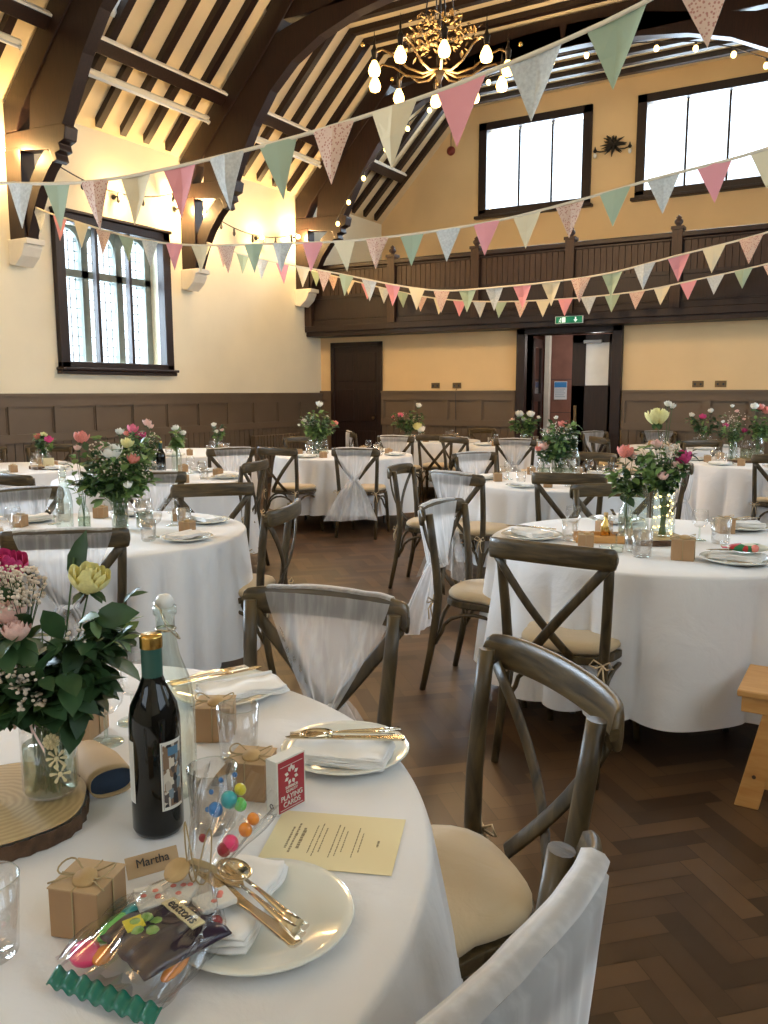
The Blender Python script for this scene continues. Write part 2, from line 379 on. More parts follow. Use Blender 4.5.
# roof plaster: slope, collar level, slope. A roof window lies in the left slope of the first bay
def roof_slab():
    t = .12; b = MB()
    prof = [(XL - .45, EZ - .45), (XL + CZ - EZ, CZ), (XA - (CZ - EZ), CZ), (XA + .45, EZ - .45)]
    out = [(x, z + .2) for x, z in prof]
    b.band(prof[1:], out[1:], YR - .3, YU + .3)
    s0, s1, s2, s3 = (XL - .45, EZ - .45), (-7.50, EZ - XL - 7.50), (-6.98, EZ - XL - 6.98), (XL + CZ - EZ, CZ)
    U = lambda p: (p[0], p[1] + .2)
    ya, yb = 6.30, 6.90
    b.band([s0, s3], [U(s0), U(s3)], YR - .3, ya); b.band([s0, s3], [U(s0), U(s3)], yb, YU + .3)
    b.band([s0, s1], [U(s0), U(s1)], ya, yb); b.band([s2, s3], [U(s2), U(s3)], ya, yb)
    struct(b.build('ceiling', 'plaster'))
    g = MB(); g.prism([(s1[0], s1[1] + .17), (s2[0], s2[1] + .17), (s2[0], s2[1] + .18), (s1[0], s1[1] + .18)], ya, yb)
    o = struct(g.build('window_4', 'pane'))
    f = MB()
    for y in (ya, yb - .04): f.prism([(s1[0], s1[1] - .02), (s2[0], s2[1] - .02), U(s2), U(s1)], y, y + .04)
    for p in (s1, s2): f.prism([(p[0] - .02, p[1] - .04), (p[0] + .02, p[1]), (p[0] + .02, p[1] + .2), (p[0] - .02, p[1] + .16)], ya, yb)
    f.build('window_frame', 'white', o)
roof_slab()

# common rafters: each one bent piece of timber running wall - collar - wall
RW, RD = .095, .075
def rafter_mesh():
    b = MB(); e = .10
    pin = [(XL + e, EZ + e - RD * 1.35), (XL + CZ - EZ + .055, CZ - RD), (XA - (CZ - EZ) - .055, CZ - RD), (XA - e, EZ + e - RD * 1.35)]
    po = [(XL + e, EZ + e + .02), (XL + CZ - EZ, CZ + .02), (XA - (CZ - EZ), CZ + .02), (XA - e, EZ + e + .02)]
    b.band(pin, po, -RW / 2, RW / 2); return b
r0 = None
bays = [('in the bay nearest the camera', 3.5, 6.15), ('in the bay above the tall left window', 6.15, 8.80), ('in the bay between the second and third trusses', 8.80, 11.40), ('in the bay against the end wall', 11.40, 14.05)]
for nm, ya, yb in bays:
    for k in range(1, 7):
        if ya < 4 and k < 4: continue
        y = ya + (yb - ya) * k / 7
        if r0 is None: r0 = rafter_mesh().build('rafter', 'oak'); o = r0; tag(o, '', 'rafter')
        else: o = r0.copy(); col.objects.link(o)
        o.location = (0, y, 0); o['label'] = 'dark stained roof rafter ' + nm; o['group'] = 'roof rafters ' + nm
        if yb == 14.05 and k == 6:
            pass
# purlins with a pale fillet along the upper edge
for (nm, ya, yb) in [('from nearest bay', 3.0, 6.05), ('above the tall left window', 6.25, 8.70), ('between second and third trusses', 8.90, 11.30), ('ending at the gable wall', 11.50, 13.4)]:
    p = thing('purlin', 'dark square roof purlin crossing the rafters, ' + nm, 'beam', (-7.62, (ya + yb) / 2, 5.20)); h = (yb - ya) / 2
    T = Matrix.Rotation(radians(-45), 4, 'Y')
    MB().box(-.075, .075, -h, h, -.05, .05, T).build('timber', 'oak', p, .008)
    MB().box(.075, .10, -h, h, -.045, .02, T).build('pale_edge_fillet', 'stone', p)

# trusses
def arc_in():
    L = [(-7.50, 4.20), (-7.36, 4.45), (-7.14, 4.82), (-6.86, 5.18), (-6.52, 5.46), (-6.10, 5.67), (-5.60, 5.82), (-5.0, 5.91), (-4.4, 5.955), (-4.0, 5.965)]
    return L
def mir(p): return [(2 * XC - x, z) for x, z in p]
def truss(Y, lab):
    t = thing('roof_truss', lab, 'roof truss', (XL + .1, Y, 3.12), 0, None); w = .09
    off = Matrix.Translation((-XL - .1, 0, -3.12))
    inn = arc_in(); out = []
    for i, (x, z) in enumerate(inn):
        k = max(0, 1 - i / 7); dx = -.36 * (.35 + .65 * k) if i < 7 else -.05; dz = .12 + .16 * (1 - k)
        out.append((max(x + dx, XL + .25), z + dz))
    out[:7] = [(-8.02, 4.20), (-7.98, 4.62), (-7.72, 5.0), (-7.40, 5.38), (-7.02, 5.74), (-6.60, 5.86), (-5.9, 6.0)]
    def both(f, name, bev=.008):
        for m in (False, True):
            b = MB(); f(b, mir if m else (lambda p: p)); o = b.build(name, 'oak', t, bev)
    both(lambda b, q: b.prism(q([(XL, 3.12), (XL + .26, 3.12), (XL + .26, 4.06), (XL, 4.06)]), -w, w, 'y', off), 'wall_post')
    both(lambda b, q: b.prism(q([(XL, 4.06), (-7.72, 3.98), (-7.66, 3.84), (-7.60, 3.86), (-7.62, 3.93), (-7.54, 3.95), (-7.56, 4.02), (-7.47, 4.05), (-7.44, 4.17), (-7.50, 4.21), (XL, 4.24)]), -w * .9, w * .9, 'y', off), 'hammer_beam')
    cb = [(-7.62, 3.92), (-7.78, 3.78), (-7.93, 3.60), (-8.06, 3.38), (-8.16, 3.14)]; cb2 = [(-7.80, 4.0), (-7.92, 3.90), (-8.06, 3.74), (-8.17, 3.56), (-8.22, 3.40)]
    both(lambda b, q: b.band(q(cb), q(cb2), -w * .7, w * .7, off), 'curved_brace', 0)
    both(lambda b, q: b.band(q(inn), q(out), -w * .8, w * .8, off), 'arch_brace', 0)
    sl = [(XL + .02, 4.24), (XL + .02, EZ - .06), (XL + CZ - EZ - .1, CZ - .16), (-6.75 + .35, CZ - .16), (-6.95, 5.62), (-7.60, 4.98), (-8.1, 4.45), (-8.22, 4.24)]
    both(lambda b, q: b.prism(q(sl), -w, w, 'y', off), 'principal_rafter')
    both(lambda b, q: b.prism(q([(-8.02, 4.2), (-7.66, 4.2), (-7.50, 5.0), (-7.9, 4.9)]), -w * .75, w * .75, 'y', off), 'strut')
    MB().box(-6.9, -1.1, -w * .8, w * .8, CZ - .42, CZ - .02, off).build('collar_beam', 'oak', t, .008)
    for m in (False, True):
        q = mir if m else (lambda p: p)
        MB().prism(q([(XL, 2.86), (XL + .10, 2.84), (XL + .22, 2.94), (XL + .27, 3.03), (XL + .27, 3.06), (XL + .32, 3.06), (XL + .32, 3.12), (XL, 3.12)]), -w * 1.3, w * 1.3, 'y', off).build('corbel', 'stone', t, .006)
    return t
truss(3.5, 'dark arched oak roof truss nearest the camera')
truss(6.15, 'dark arched oak roof truss left of the tall left window')
truss(8.80, 'dark arched oak roof truss just right of the tall left window')
truss(11.40, 'dark arched oak roof truss in front of the gallery, warm bulbs along its arch')

# fluorescent battens hung under the purlin
def batten(y0, y1, lab):
    t = thing('tube_light', lab, 'ceiling light', (-7.62, (y0 + y1) / 2, 5.0)); h = (y1 - y0) / 2
    T = Matrix.Rotation(radians(-45), 4, 'Y')
    MB().box(-.14, -.06, -h, h, -.075, -.03, T).build('housing', 'batten', t, .01)
    MB().tube([(-.115, -h * .97, -.10), (-.115, h * .97, -.10)], .018, 8, T).build('tube', 'white', t)
    for s in (-1, 1): MB().box(-.135, -.09, s * h - .02 * s - .012, s * h - .02 * s + .012, -.12, -.06, T).build('end_holder', 'batten', t)
batten(6.45, 8.45, 'long cream tube light under the purlin above the tall window')
batten(9.15, 10.9, 'cream tube light under the purlin between second and third trusses')
batten(3.9, 5.75, 'cream tube light at the very top left corner')

# panelling on the left wall and the back wall
def panelling(name, axis, c, s, a0, a1, top, skip=()):
    b = MB(); z1 = top
    def bx(p0, p1, d0, d1, za, zb):
        if p1 <= p0: return
        if axis == 'x': b.box(min(c + d0 * s, c + d1 * s), max(c + d0 * s, c + d1 * s), p0, p1, za, zb)
        else: b.box(p0, p1, min(c + d0 * s, c + d1 * s), max(c + d0 * s, c + d1 * s), za, zb)
    segs = []; x = a0
    for k0, k1 in sorted(skip): segs.append((x, k0)); x = k1
    segs.append((x, a1))
    for p0, p1 in segs:
        if p1 - p0 < .05: continue
        bx(p0, p1, 0, .02, 0, z1 - .02)
        bx(p0, p1, .0, .075, z1 - .035, z1); bx(p0, p1, .02, .055, z1 - .07, z1 - .035)
        bx(p0, p1, .02, .052, z1 - .15, z1 - .07); bx(p0, p1, .02, .06, z1 - .56, z1 - .46); bx(p0, p1, .02, .045, 0, .2)
        n = max(1, round((p1 - p0) / .60)); d = (p1 - p0) / n
        for i in range(n + 1):
            q = p0 + i * d; bx(max(p0, q - .045), min(p1, q + .045), .02, .052, z1 - .46, z1 - .15)
        for i in range(n):
            q = p0 + i * d; bx(q + .045, q + .06, .02, .03, z1 - .46, z1 - .15); bx(q + d - .06, q + d - .045, .02, .03, z1 - .46, z1 - .15)
            bx(q + .06, q + d - .06, .02, .03, z1 - .165, z1 - .15); bx(q + .06, q + d - .06, .02, .03, z1 - .46, z1 - .445)
        n = int((p1 - p0) / .11); d = (p1 - p0) / max(n, 1)
        for i in range(n): bx(p0 + i * d + .005, p0 + (i + 1) * d - .005, .02, .032, .2, z1 - .56)
    struct(b.build(name, 'panel'))
panelling('trim_1', 'x', XL, 1, YR, YB - .02, 1.44)
panelling('trim_2', 'y', YB, -1, XL + .02, XR, 1.47, [(-8.2, -7.19), (-4.82, -3.20)])
panelling('trim_3', 'x', XR, -1, YR, YB - .02, 1.44)

# tall left windows
def left_window(n, y0, y1, z0, z1):
    g = MB(); g.box(XL - .30, XL - .295, y0, y1, z0, z1); o = struct(g.build('window_%d' % n, 'pane'))
    f = MB(); P = XL + .07
    f.box(XL - .06, P, y0 - .10, y0 + .03, z0 - .06, z1 + .08); f.box(XL - .06, P, y1 - .03, y1 + .10, z0 - .06, z1 + .08)
    f.box(XL - .06, P, y0 - .10, y1 + .10, z1 - .03, z1 + .08); f.box(XL - .06, P, y0 - .10, y1 + .10, z0 - .06, z0 + .02)
    f.box(XL - .02, P + .035, y0 - .11, y1 + .11, z1 + .07, z1 + .11)
    f.build('window_frame', 'oak', o, .01)
    s = MB(); s.box(XL - .1, XL + .13, y0 - .13, y1 + .13, z0 - .085, z0 - .05); s.box(XL - .02, XL + .10, y0 - .12, y1 + .12, z0 - .13, z0 - .085); s.build('window_sill', 'oak', o, .01)
    w3 = (y1 - y0) / 3
    for k in (1, 2):
        y = y0 + w3 * k - (.0 if k == 1 else .02); MB().box(XL - .05, XL + .01, y - .022, y + .022, z0, z1).build('glazing_bar', 'oak', o)
    st = MB(); zt = z0 + (z1 - z0) * .66
    for k in range(4):
        y = y0 + w3 * k + (.05 if k == 0 else -.05 if k == 3 else 0); st.box(XL - .38, XL - .22, y - .05, y + .05, z0, z1)
    st.box(XL - .38, XL - .22, y0, y1, zt - .045, zt + .045)
    for k in range(3):
        a = y0 + w3 * k + .05; c = a + w3 - .1; m = (a + c) / 2; h = (c - a) / 2; top = []
        for i in range(9):
            t = pi * i / 8; top.append((m - h * cos(t), z1 - .30 + .27 * sin(t) ** .8 if 0 < i < 8 else z1 - .30))
        for i in range(8):
            st.prism([top[i], top[i + 1], (top[i + 1][0], z1), (top[i][0], z1)], XL - .36, XL - .24, 'x')
    st.build('stone_mullions', 'mullion', o)
    ld = MB()
    for k in range(1, 18):
        y = y0 + (y1 - y0) * k / 18; ld.box(XL - .306, XL - .289, y - .0035, y + .0035, z0, z1)
    k = 0
    while z0 + k * .115 < z1: ld.box(XL - .306, XL - .289, y0, y1, z0 + k * .115 - .0035, z0 + k * .115 + .0035); k += 1
    ld.build('lead_cames', 'iron', o)
for i, h in enumerate(LWIN): left_window(i + 1, *h)
def plain_window(n, axis, c, a0, a1, z0, z1, d, bars=2):
    f = MB(); g = MB()
    def bx(b, p0, p1, e0, e1, za, zb):
        lo, hi = sorted((c + e0 * d, c + e1 * d))
        if axis == 'x': b.box(lo, hi, p0, p1, za, zb)
        else: b.box(p0, p1, lo, hi, za, zb)
    bx(g, a0, a1, .13, .135, z0, z1); o = struct(g.build('window_%d' % n, 'pane'))
    for p0, p1, za, zb in ((a0 - .12, a0 + .03, z0 - .05, z1 + .10), (a1 - .03, a1 + .12, z0 - .05, z1 + .10), (a0 - .12, a1 + .12, z1 - .03, z1 + .10), (a0 - .12, a1 + .12, z0 - .10, z0 + .03)):
        bx(f, p0, p1, -.05, .10, za, zb)
    f.build('window_frame', 'oak', o, .008)
    s = MB(); bx(s, a0 - .17, a1 + .17, -.12, .05, z0 - .13, z0 - .08); s.build('window_sill', 'oak', o, .01)
    for k in range(1, bars + 1):
        q = a0 + (a1 - a0) * k / (bars + 1); m = MB(); bx(m, q - .018, q + .018, .08, .16, z0, z1); m.build('glazing_bar', 'oak', o)
for i, h in enumerate(BW): plain_window(5 + i, 'y', YU, *h, 1)
for i, y in enumerate((.1, 3.9, 7.5)): plain_window(7 + i, 'x', XR, y, y + 2.2, 1.6, 3.9, 1, 3)
for i, x in enumerate((-7.4, -2.8)): plain_window(10 + i, 'y', YR, x, x + 2.4, 2.0, 4.6, -1, 3)

# gallery
def gallery():
    g = MB(); g.box(XL, XA, YG + .05, YU, 2.40, 2.55); g.box(XL, XA, YG, YG + .10, 2.52, 3.50)
    g.box(XL, XR, YG - .02, YB, 2.37, 2.52); g.box(XL, XA, YG - .06, YG + .1, 2.44, 2.54); g.box(XL, XA, YG - .03, YG + .1, 2.54, 2.62)
    o = struct(g.build('trim_4', 'oak', None, .006)); o['label'] = 'dark gallery front beam and backing'
    pn = MB(); pitch = 1.435; x = XL + .04
    xs = [XL + .08] + [-6.76 + pitch * k for k in range(6)]
    for i in range(len(xs) - 1):
        a, c = xs[i] + .09, xs[i + 1] - .09; c = min(c, XA)
        n = int((c - a) / .082); d = (c - a) / n
        for k in range(n): pn.box(a + k * d + .004, a + (k + 1) * d - .004, YG - .028, YG + .01, 3.02, 3.43)
    pn.build('vertical_boards', 'oakw', o)
    lp = MB()
    for i in range(len(xs) - 1):
        a, c = xs[i] + .09, xs[i + 1] - .09
        lp.box(a, c, YG - .012, YG, 2.64, 3.0); lp.box(a, c, YG - .03, YG, 2.97, 3.02)
    lp.build('lower_panels', 'oak', o)
    r = MB(); r.box(XL, XA, YG - .07, YG + .12, 3.43, 3.50); r.box(XL, XA, YG - .04, YG + .09, 3.39, 3.43); r.build('handrail', 'oak', o, .012)
    for x in xs:
        b = MB(); b.box(x - .065, x + .065, YG - .075, YG + .06, 2.54, 3.56); b.box(x - .08, x + .08, YG - .09, YG + .075, 3.53, 3.57)
        T = Matrix.Translation((x, YG - .01, 3.57)); b.lathe([(.03, 0), (.03, .02), (.055, .05), (.055, .075), (.03, .10), (.038, .115), (.012, .14), (.001, .15)], 12, T)
        b.build('gallery_post', 'oakw', o)
gallery()

# doors
def doors():
    d = MB(); d.box(-8.15, -7.24, YB - .035, YB + .0, 0.01, 2.24)
    o = struct(d.build('door_1', 'oak'))
    f = MB(); f.box(-8.2, -8.13, YB - .06, YB, 0, 2.28); f.box(-7.26, -7.19, YB - .06, YB, 0, 2.28); f.box(-8.2, -7.19, YB - .06, YB, 2.21, 2.28); f.build('door_frame', 'oak', o, .005)
    p = MB()
    for x0, x1 in ((-8.08, -7.74), (-7.65, -7.31)):
        for z0, z1 in ((.2, .8), (.95, 1.5), (1.62, 2.1)): p.box(x0, x1, YB - .045, YB - .035, z0, z1)
    p.build('door_panel', 'oak', o, .01)
    MB().ball((-7.33, YB - .075, 1.02), .028).build('door_knob', 'brass', o)
    # double door to the lobby
    f = MB(); f.box(-4.80, DX0, YB - .09, YB + .26, 0, 2.38); f.box(DX1, -3.22, YB - .09, YB + .26, 0, 2.38); f.box(-4.80, -3.22, YB - .09, YB + .26, DZ, 2.40)
    struct(f.build('trim_5', 'oak', None, .01))
    l = MB(); x0, x1 = -3.98, DX1 - .01; y = YB + .06
    l.box(x0, x0 + .20, y, y + .045, .02, 2.27); l.box(x1 - .07, x1, y, y + .045, .02, 2.27); l.box(x0, x1, y, y + .045, .02, 1.54); l.box(x0, x1, y, y + .045, 2.15, 2.27)
    o = struct(l.build('door_2', 'oak', None, .004)); MB().box(x0 + .19, x1 - .06, y + .015, y + .02, 1.53, 2.16).build('door_glass', 'bright_pane', o)
    MB().box(x0 + .18, x0 + .44, y - .05, y - .01, 2.14, 2.19).build('door_closer', 'grey', o, .004)
    MB().box(x0 + .05, x0 + .09, y - .02, y, 1.0, 1.25).build('push_plate', 'brass', o)
    # leaf standing open into the lobby
    o = struct(MB().box(-.001, .0, 0, .001, 0, .001).build('door_3', 'oak')); o.location = (DX0 + .02, YB + .24, 0); o.rotation_euler = (0, 0, radians(97))
    l = MB(); w = .62
    l.box(0, .11, 0, .045, .02, 2.26); l.box(w - .11, w, 0, .045, .02, 2.26); l.box(0, w, 0, .045, .02, .3); l.box(0, w, 0, .045, 2.13, 2.26); l.box(0, w, 0, .045, 1.30, 1.42)
    l.build('leaf_frame', 'oak', o, .004); MB().box(.1, w - .1, .02, .025, .29, 2.14).build('door_glass', 'pane', o)
    # lobby behind
    b = MB(); b.box(-5.6, -2.6, 13.6, 13.8, 0, 2.4); b.box(-5.6, -5.4, YB + .25, 13.6, 0, 2.4); b.box(-2.8, -2.6, YB + .25, 13.6, 0, 2.4); struct(b.build('wall_lobby', 'brick'))
    j = MB()
    for z in (.55, 1.1, 1.65): j.box(-5.4, -2.8, 13.596, 13.6, z, z + .008)
    struct(j.build('trim_6', 'ink'))
    struct(MB().box(-4.92, -4.84, 13.48, 13.58, .0, 2.4).build('trim_7', 'stone'))
    t = thing('notice', 'white notice with a blue heading on the lobby wall seen through the open door', 'notice', (-4.665, 13.58, 1.34))
    MB().box(-.11, .11, -.004, .0, -.02, .28).build('sheet', 'paper', t)
    MB().box(-.105, .105, -.006, -.004, .18, .27).build('blue_heading', 'blue', t)
    b = MB()
    for k in range(5): b.box(-.09, .08 - .02 * (k % 2), -.006, -.004, .15 - .032 * k, .157 - .032 * k)
    b.build('printed_lines', 'inkb', t)
    t = thing('lobby_lamp', 'round white ceiling lamp just inside the double doors', 'ceiling light', (-3.8, 12.7, 2.39))
    MB().lathe([(.001, -.06), (.10, -.055), (.13, -.02), (.13, .0)], 20).build('diffuser', mat('lamp_diffuser', (1, .97, .9), .4, emit=6), t)
    point('lobby_light', (0, 0, -.25), 26, (1, .95, .88), .1, t)
M['bright_pane'] = mat('door_glass_painted_reflection', (.80, .84, .86), .25, var=.12, scale=2, emit=.0)  # opaque pale colour stands in for the bright reflection in the pane
M['bright_pane'].node_tree.nodes['Principled BSDF'].inputs['Transmission Weight'].default_value = .0
doors()

# exit sign on the gallery beam over the double doors
t = thing('exit_sign', 'green and white fire exit sign above the double doors', 'sign', (-3.86, YG - .075, 2.445))
MB().box(-.20, .20, -.02, .0, -.05, .05).build('sign_box', 'white', t, .003)
MB().box(-.03, .19, -.023, -.02, -.045, .045).build('green_field', 'sgreen', t)
MB().box(-.19, -.03, -.023, -.02, -.045, .045).build('dark_green_field', 'sgreen', t)
b = MB(); b.box(.085, .105, -.026, -.023, -.005, .035); b.prism([(.065, .0), (.125, .0), (.095, -.035)], -.026, -.023); b.build('arrow', 'swhite', t)
b = MB(); b.box(-.10, -.05, -.026, -.023, -.035, .035); b.build('white_doorway', 'swhite', t)
b = MB(); b.ball((-.118, -.024, .022), .009, 8); b.tube([(-.12, -.0245, .012), (-.128, -.0245, -.012), (-.115, -.0245, -.035)], .005, 6); b.tube([(-.128, -.0245, -.012), (-.145, -.0245, -.03)], .005, 6); b.tube([(-.14, -.0245, .0), (-.12, -.0245, .008), (-.10, -.0245, -.004)], .004, 6); b.build('running_figure', 'swhite', t)

# sockets, bell, sconce, radiator
for x, nm in ((-6.20, 'left one of the pair left of the double doors'), (-5.82, 'right one of the pair with a cable below'), (-2.19, 'left one of the pair right of the double doors'), (-1.90, 'rightmost brass socket on the end wall')):
    t = thing('wall_socket', 'small dark brass double socket, ' + nm, 'socket', (x, YB, 1.55), 0)
    MB().box(-.073, .073, -.012, 0, -.043, .043).build('face_plate', 'brass', t, .003)
    for s in (-1, 1): MB().box(s * .037 - .012, s * .037 + .012, -.016, -.012, -.018, .012).build('switch_rocker', 'ink', t)
t = thing('hanging_cable', 'thin dark cable running down the end wall panelling from a socket', 'cable', (-5.82, YB - .05, 1.5)); MB().tube([(0, .03, 0), (0, 0, -.05), (.01, 0, -.5), (0, 0, -1.3)], .006, 6).build('flex', 'ink', t)
t = thing('fire_bell', 'round red brown alarm bell high on the end wall left of the windows', 'alarm bell', (-6.98, YU, 5.72)); T = Matrix.Rotation(pi / 2, 4, 'X')
MB().lathe([(.001, .06), (.05, .055), (.075, .03), (.08, .0)], 20, T).build('gong', 'red', t); MB().tube([(0, -.01, .07), (.0, -.01, .3), (.1, -.01, .45)], .005, 6).build('wire', 'ink', t)
t = thing('wall_sconce', 'black wrought iron two-arm sconce between the two high windows', 'wall light', (-4.04, YU, 5.40))
b = MB()
for k in range(60):
    a = rnd.uniform(0, 2 * pi); rr = rnd.uniform(.05, .24); b.tube([(0, -.02, .0), (cos(a) * rr * .5, -.05, sin(a) * rr * .5), (cos(a) * rr, -.03, sin(a) * rr * .8)], [.012, .018, .004], 5)
b.ball((0, -.02, 0), .05); b.build('leafy_rosette', 'iron', t)
for s in (-1, 1):
    MB().tube([(0, -.03, -.02), (s * .10, -.09, -.10), (s * .20, -.12, -.11), (s * .28, -.12, -.09), (s * .28, -.12, -.04)], .011, 8).build('arm', 'iron', t)
    MB().lathe([(.02, 0), (.035, .02), (.015, .05), (.004, .09)], 10, Matrix.Translation((s * .28, -.12, -.11))).build('lampholder', 'iron', t)
    MB().ball((s * .28, -.12, -.16), .028, 10, None, (1, 1, 1.5)).build('bulb', 'white', t)
t = thing('radiator', 'low brown radiator on the left wall near the small dark door', 'radiator', (XL + .06, 10.6, .0))
b = MB()
for k in range(16): b.box(0.0, .10, -.6 + k * .075, -.6 + k * .075 + .055, .12, .78)
b.box(.02, .08, -.6, .6, .15, .2); b.box(.02, .08, -.6, .6, .68, .73); b.build('fins', 'panel', t, .01)
for s in (-.55, .5): MB().box(.01, .09, s, s + .05, 0, .13).build('foot', 'panel', t)
# ------------------------------------------------------------------ hanging lights
def chandelier(C0, lab, power):
    t = thing('chandelier', lab, 'chandelier', (C0[0], C0[1], 4.60))
    b = MB(); b.tube([(0, 0, .25), (0, 0, 1.78)], .014, 8)
    for k in range(4):
        a = pi / 4 + k * pi / 2; b.tube([(.16 * cos(a), .16 * sin(a), .45), (.03 * cos(a), .03 * sin(a), 1.3), (0, 0, 1.6)], .007, 6)
    b.lathe([(.001, -.16), (.02, -.15), (.012, -.11), (.03, -.06), (.05, 0), (.03, .06), (.035, .12), (.02, .2), (.03, .3), (.001, .34)], 14)
    b.build('stem', 'iron', t)
    R = random.Random(3); b = MB()
    for k in range(190):
        a = R.uniform(0, 2 * pi); r = R.uniform(.08, .40); z = .36 + R.uniform(-.10, .16) - r * .2
        d = Vector((R.uniform(-1, 1), R.uniform(-1, 1), R.uniform(-.6, 1))).normalized() * R.uniform(.05, .10); s = d.cross(Vector((0, 0, 1))).normalized() * .022
        p = Vector((r * cos(a), r * sin(a), z)); b.add([p, p + d * .5 + s, p + d, p + d * .5 - s, p + d * .5 + Vector((0, 0, .015))], [(0, 1, 4), (1, 2, 4), (2, 3, 4), (3, 0, 4)])
    b.build('leaf_cluster', 'gilt', t, kind='stuff')
    N = 10
    for k in range(N):
        a = 2 * pi * k / N + .22; c, s = cos(a), sin(a); q = lambda r, z: (r * c, r * s, z)
        MB().tube([q(.04, .02), q(.18, -.03), q(.34, .0), q(.48, .10), q(.60, .14), q(.68, .10), q(.68, .07)], [.014, .012, .011, .010, .010, .009, .009], 7).build('arm', 'gilt', t)
        MB().lathe([(.001, .30), (.006, .22), (.012, .18), (.008, .16), (.02, .12), (.035, .10), (.03, .08), (.022, .03), (.024, .0)], 10, Matrix.Translation(q(.68, .02))).build('lampholder', 'iron', t)
        MB().lathe([(.018, .02), (.026, 0), (.048, -.04), (.060, -.085), (.048, -.125), (.001, -.145)], 12, Matrix.Translation(q(.68, .02))).build('bulb', 'bulb', t)
        if k % 2 == 0: MB().ball(q(.80, .16), .022, 8).build('gilt_ball', 'gold', t)
    point('chandelier_light', (0, 0, -.12), power, (1, .66, .34), .35, t)
chandelier((-4.03, 7.84), 'ornate iron chandelier with a ring of glowing bulbs hanging from the roof', 190)
chandelier((-4.03, .5), 'second iron chandelier, added out of view to warm the foreground light', 48)  # added lamp outside the view, warms the light on the nearest table

def cable(pts, r, m, parent, name='cable'):
    return MB().tube(pts, r, 5).build(name, m, parent)
def catenary(a, b, sag, n=16):
    a, b = Vector(a), Vector(b); return [a.lerp(b, i / n) - Vector((0, 0, sag * 4 * (i / n) * (1 - i / n))) for i in range(n + 1)]
# bulbs along the arch of the third truss
FP = [(-7.55, 4.08), (-7.345, 4.38), (-7.07, 4.70), (-6.676, 5.066), (-6.3, 5.3), (-5.94, 5.496), (-5.45, 5.63), (-5.02, 5.71), (-4.60, 5.764), (-4.10, 5.794), (-3.64, 5.792), (-3.16, 5.758), (-2.75, 5.70), (-2.28, 5.607), (-1.84, 5.452), (-1.47, 5.258), (-1.15, 5.05), (-.85, 4.75)]
t = thing('festoon_lights', 'string of glowing bulbs strung along the arch in front of the gallery', 'string lights', (-4, 11.24, 5.0))
cable([(x + 4, 0, z - 5 + .06) for x, z in FP], .008, 'ink', t)
for i, (x, z) in enumerate(FP):
    MB().lathe([(.014, .05), (.016, .0)], 8, Matrix.Translation((x + 4, 0, z - 5 + .01))).build('bulb_socket', 'ink', t)
    MB().ball((x + 4, 0, z - 5 - .02), .034, 10, None, (1, 1, 1.2)).build('bulb', 'warmglow', t)
for x, z in ((-6.6, 5.0), (-4.1, 5.65), (-1.8, 5.3)): point('festoon_light', (x + 4, -.12, z - 5 - .1), 9, (1, .7, .38), .06, t)
# festoon on the left wall: lit bulbs tucked behind every wall post
def festoon(ya, yb, z0, z1, sag, lab, n=6):
    t = thing('festoon_lights', lab, 'string lights', (XL + .12, (ya + yb) / 2, z0))
    P = [p - Vector((XL + .12, (ya + yb) / 2, z0)) for p in catenary((XL + .12, ya, z0), (XL + .12, yb, z1), sag)]
    cable(P, .008, 'ink', t)
    for k in range(n):
        p = P[1 + int(k * 14 / max(1, n - 1))]
        MB().lathe([(.004, .0), (.015, -.02), (.015, -.05), (.022, -.07), (.02, -.10), (.001, -.12)], 8, Matrix.Translation(p)).build('unlit_bulb', 'ink', t)
    return t
festoon(6.45, 8.60, 4.10, 4.12, .22, 'drooping dark cable of small bulbs over the tall left window', 5)
festoon(8.98, 11.2, 4.0, 3.98, .20, 'drooping dark cable of small bulbs between second and third trusses', 7)
for y, z, pw, lab in ((5.93, 4.02, 48, 'glowing warm bulb on the left wall beside the first wall post'), (8.60, 3.90, 52, 'glowing warm bulb on the left wall just left of the second wall post'), (9.02, 3.90, 45, 'glowing warm bulb seen through the bracket of the second truss'), (11.22, 3.93, 45, 'glowing warm bulb on the left wall beside the third wall post'), (7.55, 3.86, 16, 'glowing warm bulb on the left wall above the tall window'), (10.3, 3.78, 18, 'glowing warm bulb on the left wall midway between second and third posts')):
    t = thing('wall_bulb', lab, 'wall light', (XL, y, z))
    MB().lathe([(.03, 0), (.03, .02), (.012, .03), (.012, .09)], 10, Matrix.Rotation(pi / 2, 4, 'Y')).build('holder', 'ink', t)
    MB().ball((.125, 0, -.0), .038, 12).build('bulb', 'bulb', t); point('wall_bulb_light', (.2, 0, 0), pw, (1, .64, .27), .04, t)
t = thing('ceiling_heater', 'grey metal dish hanging from the roof at the top edge right of the chandelier', 'heater', (-2.62, 6.9, 5.25))
MB().lathe([(.001, -.05), (.14, -.045), (.26, 0), (.30, .05), (.27, .08), (.1, .16), (.001, .17)], 28).build('dish', 'grey', t); MB().tube([(0, 0, .15), (0, 0, 1.12)], .015, 8).build('rod', 'iron', t)

